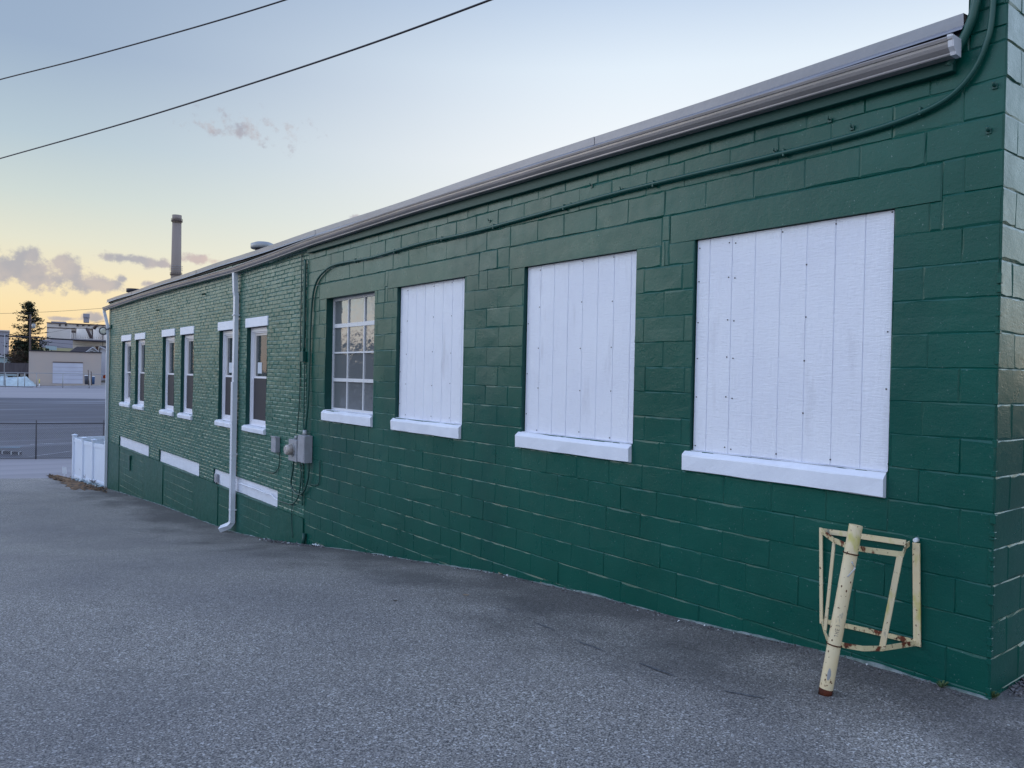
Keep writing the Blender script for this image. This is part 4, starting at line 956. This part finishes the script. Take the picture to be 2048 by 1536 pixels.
# houses
def house(x0, x1, ye, yr, yb, d, dep, wall, roofm, label, chim=None, gable_front=True, xr=None, wins=(), turn=0):
    face((x0+x1)/2); c_, s_ = math.cos(rad(turn)), math.sin(rad(turn)); RC, FC = BF[1]*c_+BF[0]*s_, BF[0]*c_-BF[1]*s_; c = bgp((x0+x1)/2, yb, d); t = thing('house', tuple(c), label, 'house')
    w_ = (x1-x0)/FPX*d; he = (yb-ye)/FPX*d; hr = (yb-yr)/FPX*d; o = onface(x0, d); o = Vector((CAM.x+o.x, CAM.y+o.y, c.z)); xr_ = w_/2 if xr is None else (xr-x0)/FPX*d
    P = lambda x, y, z: tuple(o+RC*x+FC*y+Vector((0, 0, z)))
    mb = MB(); mb.add([P(0, 0, 0), P(w_, 0, 0), P(w_, 0, he), P(xr_, 0, hr), P(0, 0, he), P(0, dep, 0), P(w_, dep, 0), P(w_, dep, he), P(xr_, dep, hr), P(0, dep, he)],
                      [(0, 1, 2, 3, 4), (5, 9, 8, 7, 6), (0, 4, 9, 5), (1, 6, 7, 2), (0, 5, 6, 1)]); mb.build('wall', wall, t)
    mb = MB(); e = .35; th = .14
    for s, xe in ((1, -e), (-1, w_+e)):
        xh = xr_; sl = (hr-he)/(xr_ if s == 1 else w_-xr_); ze = he-sl*e
        mb.add([P(xe, -e, ze+.02), P(xh, -e, hr+.02), P(xh, dep+e, hr+.02), P(xe, dep+e, ze+.02), P(xe, -e, ze+th), P(xh, -e, hr+th), P(xh, dep+e, hr+th), P(xe, dep+e, ze+th)], [(0, 1, 2, 3), (4, 5, 6, 7), (0, 1, 5, 4), (1, 2, 6, 5), (2, 3, 7, 6), (3, 0, 4, 7)])
    rf = mb.build('roof', roofm, t)
    mb = MB()
    for s, xe in ((1, -e), (-1, w_+e)):
        sl = (hr-he)/(xr_ if s == 1 else w_-xr_); ze = he-sl*e
        mb.add([P(xe, -e-.03, ze-.1), P(xr_, -e-.03, hr-.1), P(xr_, -e-.03, hr+.1), P(xe, -e-.03, ze+.1), P(xe, -e+.0, ze-.1), P(xr_, -e, hr-.1), P(xr_, -e, hr+.1), P(xe, -e, ze+.1)], [(0, 1, 2, 3), (4, 5, 6, 7), (0, 1, 5, 4), (3, 2, 6, 7)])
    mb.build('bargeboard', M['housewhite'], rf)
    for (a, b, c_, d_) in wins:
        mb = MB(); bx(mb, a, b, c_, d_, d, 0, .05); wn = mb.build('window', M['darkwin'], t)
        mb = MB(); bx(mb, a-.4, b+.4, c_-.5, c_-.05, d, 0, .09); bx(mb, a-.4, b+.4, d_+.05, d_+.5, d, 0, .09); mb.build('frame', M['housewhite'], wn)
    if chim:
        mb = MB(); bx(mb, chim[0], chim[1], chim[2], chim[3], d+dep*.3, .8); ch = mb.build('chimney', M['brickchim'], rf); mb = MB(); bx(mb, chim[0]-.6, chim[1]+.6, chim[2]-1.2, chim[2]-.05, d+dep*.3-.1, 1); mb.build('chimney_cap', M['duct'], ch)
    return t
house(164, 200, 707, 693.5, 768, 150, 6, M['housewhite'], M['houseroof'], 'white gabled house peeking over the roof of the tan garage', chim=(190, 195.5, 693, 706), wins=[(178.5, 186, 701.5, 706)], turn=25)
house(196, 250, 716, 693, 769, 128, 10, M['housewhite'], M['houseroof'], 'white two storey house squeezed between the tan garage and the green building', xr=200, wins=[(203, 209.5, 723, 730), (212, 216, 723, 730)], turn=-22)
house(-60, 17, 716, 706, 750, 135, 10, M['blueroof'], M['blueroof'], 'pale blue low house at the left edge behind the wooden fence', xr=-40)
c = bgp(212, 751, 124); t = thing('parked_car', tuple(c-Vector((0, 0, .6))), 'orange red vehicle parked beside the white house, mostly hidden by the corner', 'car')
def car(c, t):
    o = Vector((c.x, c.y, c.z-.75)); P = lambda x, y, z: tuple(o+RC*x+FC*y+Vector((0, 0, z)))
    pr_ = [(-.5, .35), (-.5, .8), (-.1, .95), (.5, 1.0), (.95, 1.45), (2.2, 1.48), (2.9, 1.05), (3.7, .95), (3.75, .35)]
    n = len(pr_); MB().add([P(x, 0, z) for x, z in pr_]+[P(x, 1.7, z) for x, z in pr_], [tuple(range(n)), tuple(range(n, 2*n))[::-1]]+[(i, (i+1) % n, n+(i+1) % n, n+i) for i in range(n)]).build('body', M['orange'], t)
    MB().add([P(.75, -.02, 1.05), P(2.65, -.02, 1.08), P(2.15, -.02, 1.40), P(1.0, -.02, 1.38)], [(0, 1, 2, 3)]).build('side_window', M['darkwin'], t)
    for x in (.35, 2.9): MB().tube([o+RC*x-FC*.03+Vector((0, 0, .33)), o+RC*x+FC*.2+Vector((0, 0, .33))], .33, 14).build('wheel', M['black'], t)
car(c, t)
# wooden fence
t = thing('board_fence', tuple(bgp(28, 746, 118)), 'grey brown wooden board fence left of the tan garage', 'fence'); mb = MB(); o = bgp(-45, 746, 118); wd = 102/FPX*118; k = 0; x_ = 0
while x_ < wd: mb.obox(o, RC, FC, x_, x_+.13, 0, .03, 0, 1.72+random.uniform(-.05, .05)); x_ += .145
mb.build('boards', M['woodfence'], t); mb = MB(); mb.obox(o, RC, FC, 0, wd, .031, .08, 1.3, 1.4); mb.obox(o, RC, FC, 0, wd, .031, .08, .3, .4); mb.build('rail', M['woodfence'], t)
# snow heap
mb = MB(); o = bgp(-40, 771, 106); n1, n2 = 44, 8; wd = 96/FPX*106; V = []
for j in range(n2+1):
    for i in range(n1+1):
        u, v = i/n1, j/n2; h = (max(0, math.sin(math.pi*v))**.6)*(1.25+.5*mnoise.noise(Vector((u*7, v*2, 0)))+.25*mnoise.noise(Vector((u*20, v*5, 2))))*min(1, (1-u)*7)
        V.append(tuple(o+RC*(u*wd)+FC*(v*3)+Vector((0, 0, h))))
mb.add(V, [(j*(n1+1)+i, j*(n1+1)+i+1, (j+1)*(n1+1)+i+1, (j+1)*(n1+1)+i) for j in range(n2) for i in range(n1)], True)
tag(mb.build('snow_heap', M['snow']), 'ploughed heap of old grey white snow before the wooden fence', 'snow heap')
c = bgp(-40, 772, 104); tag(MB().obox(c, RC, FC, 0, 104/FPX*104, 0, .3, 0, .1).build('kerb_beam', M['wire']), 'long dark timber edging in front of the snow heap', 'edging')
# factory
face(205); D = 270; t = thing('factory_building', tuple(bgp(160, 745, D)), 'big pale industrial works with ducts, silos and a square roof tower', 'building')
mb = MB(); bx(mb, 92, 320, 645.5, 775, D, 60); mb.build('wall', M['factory'], t)
mb = MB(); bx(mb, 91.5, 320, 643.8, 645.4, D, 60.4, .6); mb.build('roof_edge', M['duct'], t)
mb = MB(); bx(mb, 99, 129, 640.5, 643.7, D, 20, -4); mb.build('penthouse', M['factory2'], t)
mb = MB(); bx(mb, 165, 176, 634, 643.7, D+6, 4); bx(mb, 164.2, 177, 626.5, 634, D+6, 5, .4); mb.build('roof_tower', M['factory2'], t)
for x_ in (118, 130, 153, 164.5, 175.5): mb = MB(); bx(mb, x_-1.8, x_+1.8, 647.6, 651.4, D, 0, .4); mb.build('window', M['darkwin'], t)
mb = MB(); bx(mb, 92, 152, 653.5, 654.6, D, 0, .8); bx(mb, 152, 210, 655.5, 656.8, D, 0, .9); mb.build('duct_run', M['duct'], t)
mb = MB(); bx(mb, 96, 140, 656, 676, D-20, 18); mb.build('lean_to', M['factory'], t)
for x0, x1 in ((153, 172), (186, 206), (207, 228)):
    c = bgp((x0+x1)/2, 745, D-12); r_ = (x1-x0)/2/FPX*(D-12); MB().tube([c, c+Vector((0, 0, (745-657)/FPX*(D-12)))], r_, 20).build('silo', M['silo'], t)
mb = MB(); bx(mb, 182, 184.6, 657, 677, D-22, 1); mb.build('stack_pipe', M['duct'], t)
mb = MB(); bx(mb, 203.8, 205, 650, 700, D-24, 1); mb.build('stack_pipe', M['duct'], t)
mb = MB(); mb.tube([bgp(170, 656, D-25), bgp(180, 676, D-25)], .25, 5); mb.tube([bgp(173, 656, D-25), bgp(183, 676, D-25)], .25, 5)
for k in range(7): mb.tube([bgp(170+10*k/7, 656+20*k/7, D-25), bgp(173+10*k/7, 656+20*k/7, D-25)], .2, 4)
mb.build('conveyor_truss', M['duct'], t)
mb = MB(); mb.tube([bgp(186, 657, D-26), bgp(190, 651, D-26), bgp(194, 650, D-26)], .5, 6); mb.build('elbow_duct', M['duct'], t)
mb = MB(); bx(mb, 141, 150, 660, 664, D-26, 3)
for x_ in (142, 145, 148.5): bx(mb, x_, x_+.8, 664, 677, D-26, .4)
mb.build('platform', M['duct'], t)
mb = MB(); bx(mb, 140, 214, 676.6, 678, D-26, 8); mb.build('catwalk', M['factory2'], t)
mb = MB()
for k in range(12): bx(mb, 160+k*4.4, 160.4+k*4.4, 673, 676.6, D-26, .2)
mb.build('railing', M['duct'], t)
mb = MB(); bx(mb, 144, 230, 678, 776, D-22, 6); mb.build('lower_wall', M['silo'], t)
face(144); D = 190; t = thing('warehouse_building', tuple(bgp(110, 745, D)), 'plain grey metal shed with a pale yellow band before the factory', 'building')
mb = MB(); bx(mb, 77, 144.5, 677.5, 694, D, 20); mb.build('upper_wall', M['factory2'], t)
mb = MB(); bx(mb, 77, 144.5, 694.1, 776, D, 20, .05); mb.build('yellow_band', M['yellowband'], t)
mb = MB(); bx(mb, 90, 112, 691, 699, D-4, 2); mb.build('annex', M['blueroof'], t)
mb = MB(); bx(mb, 91, 97, 696, 700, D-4.2, .1); mb.build('door', M['needles'], t)
face(17); D = 230; t = thing('warehouse_building', tuple(bgp(5, 745, D)), 'grey shed at the left edge of the picture behind the evergreen', 'building')
mb = MB(); bx(mb, -90, 17, 658, 776, D, 30); mb.build('wall', M['factory2'], t)
mb = MB(); bx(mb, -90, 18, 655.5, 657.9, D, 30.5, .4); mb.build('roof_edge', M['factory'], t)
# tall chimney
D = 300; c = bgp(349, 700, D); k_ = D/FPX; t = thing('chimney_stack', tuple(bgp(349, 745, D)), 'tall grey brown industrial chimney with ringed platforms rising behind the green roof', 'chimney')
b0 = bgp(348.5, 770, D); H = lambda py: bgp(348.5, py, D)
MB().tube([b0, H(560), H(447)], [11.5*k_, 9.7*k_, 8.5*k_], 28).build('shaft', M['concrete'], t)
MB().tube([H(447), H(430.5)], [8.6*k_, 8.9*k_], 28).build('crown', M['concrete'], t)
for py, rr in ((443.5, 10.6), (550.5, 11.2)):
    p_ = H(py); MB().tube([p_, p_+Vector((0, 0, .25))], rr*k_, 24).build('platform', M['duct'], t)
    mb = MB(); n = 16
    for i in range(n):
        a = 2*math.pi*i/n; v = Vector((math.cos(a), math.sin(a), 0))*rr*k_; mb.tube([p_+v, p_+v+Vector((0, 0, 1.1))], .05, 4)
        a2 = 2*math.pi*(i+1)/n; v2 = Vector((math.cos(a2), math.sin(a2), 0))*rr*k_
        for h in (.6, 1.1): mb.tube([p_+v+Vector((0, 0, h)), p_+v2+Vector((0, 0, h))], .05, 4)
    mb.build('railing', M['duct'], t)
p_ = H(540); mb = MB()
for h in (0, .7, 1.5): 
    for i in range(16):
        a = 2*math.pi*i/16; a2 = 2*math.pi*(i+1)/16; mb.tube([p_+Vector((math.cos(a)*12.2*k_, math.sin(a)*12.2*k_, h)), p_+Vector((math.cos(a2)*12.2*k_, math.sin(a2)*12.2*k_, h))], .06, 4)
mb.build('warning_ring', M['galv'], t)
# evergreen
D = 122; base = bgp(56, 768, D); t = thing('evergreen_tree', tuple(base), 'tall dark ragged evergreen left of the factory', 'tree')
Ht = (768-600)/FPX*D
MB().tube([base, base+Vector((.1, 0, Ht*.5)), base+Vector((-.15, 0, Ht*.97))], [.35, .22, .04], 8).build('trunk', M['bark'], t)
mb = MB(); rnd = random.Random(3)
def clump(mb, c, r, n, rnd, flat=.6, sz=.16):
    for i in range(n):
        v = Vector((rnd.gauss(0, 1), rnd.gauss(0, 1), rnd.gauss(0, flat)))*r*.5; p = c+v; s = sz*rnd.uniform(.5, 1.5)
        a = Vector((rnd.uniform(-1, 1), rnd.uniform(-1, 1), rnd.uniform(-.6, .6))).normalized(); b = a.cross(Vector((rnd.uniform(-1, 1), rnd.uniform(-1, 1), 1)))
        if b.length < .01: continue
        b.normalize(); mb.add([p-a*s, p+b*s*.6, p+a*s, p-b*s*.6], [(0, 1, 2, 3)])
def hw(f):      # half width in px against relative height (0 ground .. 1 top)
    pts = [(.22, 42), (.4, 41), (.52, 37), (.62, 33), (.72, 30), (.8, 24), (.88, 15), (.95, 10), (1, 4)]
    for (a, wa), (b, wb) in zip(pts, pts[1:]):
        if f <= b: return wa+(wb-wa)*(f-a)/(b-a)
    return 3
for i in range(215):
    f = rnd.uniform(.2, .985); R_ = hw(f)/FPX*D; a = rnd.uniform(0, 6.283); L_ = R_*rnd.uniform(.55, 1.08); c0 = base+Vector((0, 0, Ht*f-.2)); tip = c0+Vector((math.cos(a)*L_, math.sin(a)*L_, L_*rnd.uniform(-.15, .35)))
    mb.cur = 1; mb.tube([c0, tip], [.05, .015], 4, cap=False); mb.cur = 0
    nn = 4
    for k in range(nn):
        u = (k+1)/nn; dens = 16 if f < .55 else 7; clump(mb, c0.lerp(tip, u)+Vector((0, 0, rnd.uniform(-.1, .15))), .38, dens, rnd, .5, .13)
for i in range(70):
    f = rnd.uniform(.28, .5); R_ = hw(f)/FPX*D*.75; a = rnd.uniform(0, 6.283); clump(mb, base+Vector((math.cos(a)*R_*rnd.random(), math.sin(a)*R_*rnd.random(), Ht*f)), .9, 40, rnd, .8, .17)
mb.raw = True
mb.build('crown', [M['needles'], M['bark']], t)
# bare brown shrub tree
base = bgp(38, 768, 120); t = thing('bare_tree', tuple(base), 'low bare brown leafless tree beside the tan garage wall', 'tree'); rnd = random.Random(5)
MB().tube([base, base+Vector((0, 0, 2.4))], [.2, .12], 7).build('trunk', M['bark'], t); mb = MB()
for i in range(420):
    a = rnd.uniform(0, 6.28); c0 = base+Vector((0, 0, 2.2+rnd.random()*.6)); R_ = rnd.uniform(.3, 2.1); z_ = rnd.uniform(.6, 3.4); mid = c0+Vector((math.cos(a)*R_*.5, math.sin(a)*R_*.5, z_*.5)); e_ = c0+Vector((math.cos(a)*R_, math.sin(a)*R_, z_*(1-.12*R_)))
    mb.tube([c0, mid, e_], [.03, .02, .012], 3, cap=False)
    for k in range(3): v = mid.lerp(e_, rnd.random()); mb.tube([v, v+Vector((rnd.uniform(-.5, .5), rnd.uniform(-.5, .5), rnd.uniform(-.1, .5)))], .014, 3, cap=False)
mb.raw = True
mb.build('crown', M['twigs'], t)
# utility pole with transformer, street wires
D = 116; pb_ = bgp(59.3, 768, D); pt_ = bgp(59, 628, D); t = thing('utility_pole', tuple(pb_), 'weathered utility pole with grey transformer in front of the evergreen', 'utility pole')
MB().tube([pb_, pt_], [.17, .12], 10).build('pole', M['pole'], t)
c = bgp(65.5, 656, D); mb = MB(); mb.tube([c, c+Vector((0, 0, .1)), c+Vector((0, 0, .62)), c+Vector((0, 0, .7))], [.2, .26, .26, .18], 14); tr_ = mb.build('transformer', M['galv'], t)
MB().tube([c+Vector((0, 0, .7)), c+Vector((0, 0, .95))], .04, 6).build('bushing', M['grey_dark'], tr_)
mb = MB(); mb.obox(bgp(59, 640, D), RC, FC, -.9, .9, -.2, -.1, 0, .1); mb.build('crossarm', M['pole'], t)
p_ = bgp(8.2, 770, 105); tag(MB().tube([p_, bgp(8, 668, 105)], [.07, .05], 6).build('lamp_post', M['galv']), 'thin grey pole near the left edge of the picture', 'pole')
def wire(name, pts, r, label, cat='wire', group=None, m_='wire'):
    return tag(MB().tube(smooth_path(pts, 8), r, 6).build(name, M[m_], None), label, cat, group)
wire('overhead_wire', [bgp(-60, 668, 116), bgp(0, 671, 116), bgp(60, 674, 116), bgp(130, 678, 116), bgp(215, 683.5, 116), bgp(330, 690, 116)], .10, 'thick black cable strung low across the background from the utility pole')
wire('overhead_wire', [bgp(-60, 627, 60), bgp(0, 626.3, 60), bgp(60, 624.6, 60), bgp(130, 621, 60), bgp(213, 615, 60), bgp(300, 607, 60)], .013, 'thin wire level with the tree top meeting the far gutter corner')
wire('overhead_wire', [bgp(60, 679, 116), bgp(110, 685, 116), bgp(160, 689, 116), bgp(215, 693, 116), bgp(260, 696, 116)], .02, 'thin wire sagging from the utility pole below the thick cable')
wire('overhead_wire', [bgp(60, 683, 116), bgp(100, 690, 116), bgp(140, 696, 116), bgp(190, 700, 116)], .016, 'lowest thin wire running from the pole towards the white gabled house')
wire('overhead_wire', [bgp(60, 668, 116), bgp(100, 664, 116), bgp(140, 656, 116), bgp(165, 650, 116), bgp(215, 640, 116)], .016, 'thin wire rising from the pole across the pale factory front')
wire('overhead_wire', [bgp(0, 684, 116), bgp(20, 685, 116), bgp(38, 680, 116), bgp(58, 664, 116)], .016, 'slack thin wire drooping left from the transformer')
# two overhead lines crossing the sky close by
def plane_pt(px, py, z):
    r = ray(px, py); t_ = (z-CAMZ)/r.z; return CAM+r*t_
wire('power_line', [plane_pt(-160, 202, 8.3), plane_pt(0, 159, 8.2), plane_pt(150, 121, 8.1), plane_pt(300, 80, 8.05), plane_pt(440, 40, 8.0), plane_pt(570, 0, 8.0), plane_pt(760, -62, 8.0)], .013, 'upper left power line crossing the corner of the sky')
wire('power_line', [plane_pt(-150, 360, 7.6), plane_pt(0, 317, 7.5), plane_pt(250, 246, 7.4), plane_pt(500, 168, 7.35), plane_pt(740, 88, 7.3), plane_pt(980, 0, 7.3), plane_pt(1200, -85, 7.3)], .016, 'longer power line running from the left edge up to the top middle of the sky')

# ------------------------------------------------------------------ small things on the asphalt
M['tar'] = mat('dark rubbed tyre mark', (.07, .072, .082), .8, .3, col2=(.16, .165, .18), colscale=45, lo=.4, hi=.6, bump=[(95, .6, .006)])
mb = MB()
for pa, pb2, w_ in (((1278, 1328), (1348, 1354), .030), ((1148, 1281), (1212, 1304), .022), ((1446, 1383), (1530, 1400), .022), ((1068, 1246), (1110, 1262), .022), ((1000, 1214), (1030, 1226), .018), ((706, 1146), (790, 1136), .010)):
    a, b = gp(*pa), gp(*pb2); d = (b-a).normalized(); n_ = Vector((-d.y, d.x, 0)); K = 12; V = []
    for i in range(K+1):
        u = i/K; h = w_*.5*math.sin(math.pi*min(max(u, .03), .97))**.5*random.uniform(.7, 1.2); c = a.lerp(b, u)+n_*random.uniform(-.004, .004)
        for sgn in (-1, 1): q = c+n_*h*sgn; V.append((q.x, q.y, gz(q.x, q.y)+.004))
    mb.add(V, [(2*i, 2*i+1, 2*i+3, 2*i+2) for i in range(K)])
mb.raw = True
struct(mb.build('tyre_marks', M['tar']), 'short dark streaks rubbed on the asphalt', 'stuff')
def leafm(px, py, s, label, m_='leaf'):
    p = gp(px, py); a = random.uniform(0, 3.1); d = Vector((math.cos(a), math.sin(a), 0)); n_ = Vector((-d.y, d.x, 0)); mb = MB()
    o = Vector((p.x, p.y, gz(p.x, p.y)+.004)); V = []; K = 6
    for i in range(K+1):
        u = i/K*2-1; w_ = s*.42*(1-u*u)**.7; h = .25*s*u*u
        V += [tuple(o+d*u*s-n_*w_+Vector((0, 0, h+.2*w_))), tuple(o+d*u*s+Vector((0, 0, h))), tuple(o+d*u*s+n_*w_+Vector((0, 0, h+.25*w_)))]
    mb.add(V, [(3*i+c, 3*i+c+1, 3*i+c+4, 3*i+c+3) for i in range(K) for c in (0, 1)], True)
    return tag(mb.build('fallen_leaf', M[m_]), label, 'leaf', 'fallen leaves on the asphalt')
leafm(1001, 1149, .05, 'tan fallen leaf against the wall foot, largest of the leaves')
leafm(1084, 1168, .035, 'pale leaf at the wall foot right of the largest leaf')
leafm(932, 1192, .035, 'tan leaf lying alone on open asphalt before the middle of the wall')
leafm(1594, 1227+35, .02, 'small tan leaf at the wall foot left of the yellow cage')
leafm(790, 1203, .03, 'dark curled leaf on the asphalt, leftmost of the leaves', 'litter')
bb = MB(); bc = MB()
for i in range(1100):
    y = random.choice([random.uniform(1.75, 12), random.uniform(10.5, 13), random.uniform(1.75, 26)]); x = -abs(random.gauss(0, .05))-.025; s = random.uniform(.003, .015)
    if 10.5 < y < 13.2 and random.random() < .3: s *= 2.2; x -= random.random()*.12
    if 1.75 < y < 11 and random.random() < .8: x = -abs(random.gauss(0, .05))-.012
    c = Vector((x, y, gz(x, y)+s*.4)); V = [c+Vector((random.uniform(-1, 1), random.uniform(-1, 1), random.uniform(-.6, .8)))*s for _ in range(6)]
    (bc if random.random() < .12 else bb).add(V, [(0, 1, 2), (0, 2, 3), (0, 3, 4), (0, 4, 1), (5, 1, 2), (5, 2, 3), (5, 3, 4), (5, 4, 1)])
for (px, py, n_) in ((2030, 1385, 26), (2046, 1370, 26), (2038, 1378, 20)):
    for k in range(n_):
        p = gp(px+random.uniform(-8, 10), py+random.uniform(-10, 12)); s = random.uniform(.006, .026); c = Vector((p.x, p.y, gz(p.x, p.y)+s*.4)); V = [c+Vector((random.uniform(-1, 1), random.uniform(-1, 1), random.uniform(-.6, .8)))*s for _ in range(6)]
        bb.add(V, [(0, 1, 2), (0, 2, 3), (0, 3, 4), (0, 4, 1), (5, 1, 2), (5, 2, 3), (5, 3, 4), (5, 4, 1)])
struct(bb.build('gravel_crumbs', M['stone']), 'grit and rubble gathered along the foot of the wall', 'stuff')
struct(bc.build('paint_chips', M['chip']), 'pale chips scattered along the foot of the wall', 'stuff')
for px, py, lab, n_ , hh in ((1985, 1397, 'small green weed at the very corner of the building', 30, .05), (1882, 1374, 'tiny green weed sprouting at the wall foot just before the corner', 16, .035)):
    p = gp(px, py); mb = MB()
    for i in range(n_):
        a = random.uniform(0, 6.28); r_ = random.uniform(.008, .04); o = Vector((p.x-.01, p.y, gz(p.x-.01, p.y))); e_ = o+Vector((math.cos(a)*r_, math.sin(a)*r_, hh*random.uniform(.3, 1))); w_ = Vector((-math.sin(a), math.cos(a), 0))*.006
        mb.add([o, e_+w_, e_+Vector((math.cos(a), math.sin(a), .2))*.012, e_-w_], [(0, 1, 2, 3)])
    tag(mb.build('small_weed', M['weed']), lab, 'weed')
p = gp(640, 1088); mb = MB()
for i in range(9):
    c = Vector((-.04-random.random()*.03, W(640, 1080).y+random.uniform(-.12, .12), 0)); c.z = gz(c.x, c.y)+.02; s = random.uniform(.012, .03); V = [c+Vector((random.uniform(-1, 1), random.uniform(-1, 1), random.uniform(-.4, 1)))*s for _ in range(6)]
    mb.add(V, [(0, 1, 2), (0, 2, 3), (0, 3, 4), (0, 4, 1), (5, 1, 2), (5, 2, 3), (5, 3, 4), (5, 4, 1)])
tag(mb.build('paint_lump', M['chip']), 'small cluster of white paint lumps at the wall foot right of the seam', 'debris')
# unseen tree belt to the left, mirrored in the glass
mb = MB(); rnd = random.Random(9)
for i in range(60):
    y = -10+i*2.2; x = -46+rnd.uniform(-4, 4); h = rnd.uniform(4.6, 6.6)
    for k in range(9): clump(mb, Vector((x+rnd.uniform(-2, 2), y+rnd.uniform(-2, 2), h*rnd.uniform(.05, .9))), 2.2, 60, rnd, .7, .75)
for i in range(24):  # unseen trees added on the right to darken the end wall's low reflection
    x = 14+i*2.4; y = -14-i*.5+rnd.uniform(-2, 2); h = rnd.uniform(4.5, 6.5)
    for k in range(7): clump(mb, Vector((x+rnd.uniform(-2, 2), y+rnd.uniform(-2, 2), h*rnd.uniform(.05, .9))), 2.2, 60, rnd, .7, .75)
mb.raw = True
struct(mb.build('unseen_tree_belt', M['needles']), 'unseen belt of dark trees across the alley, with trees added to darken the end wall', 'stuff')
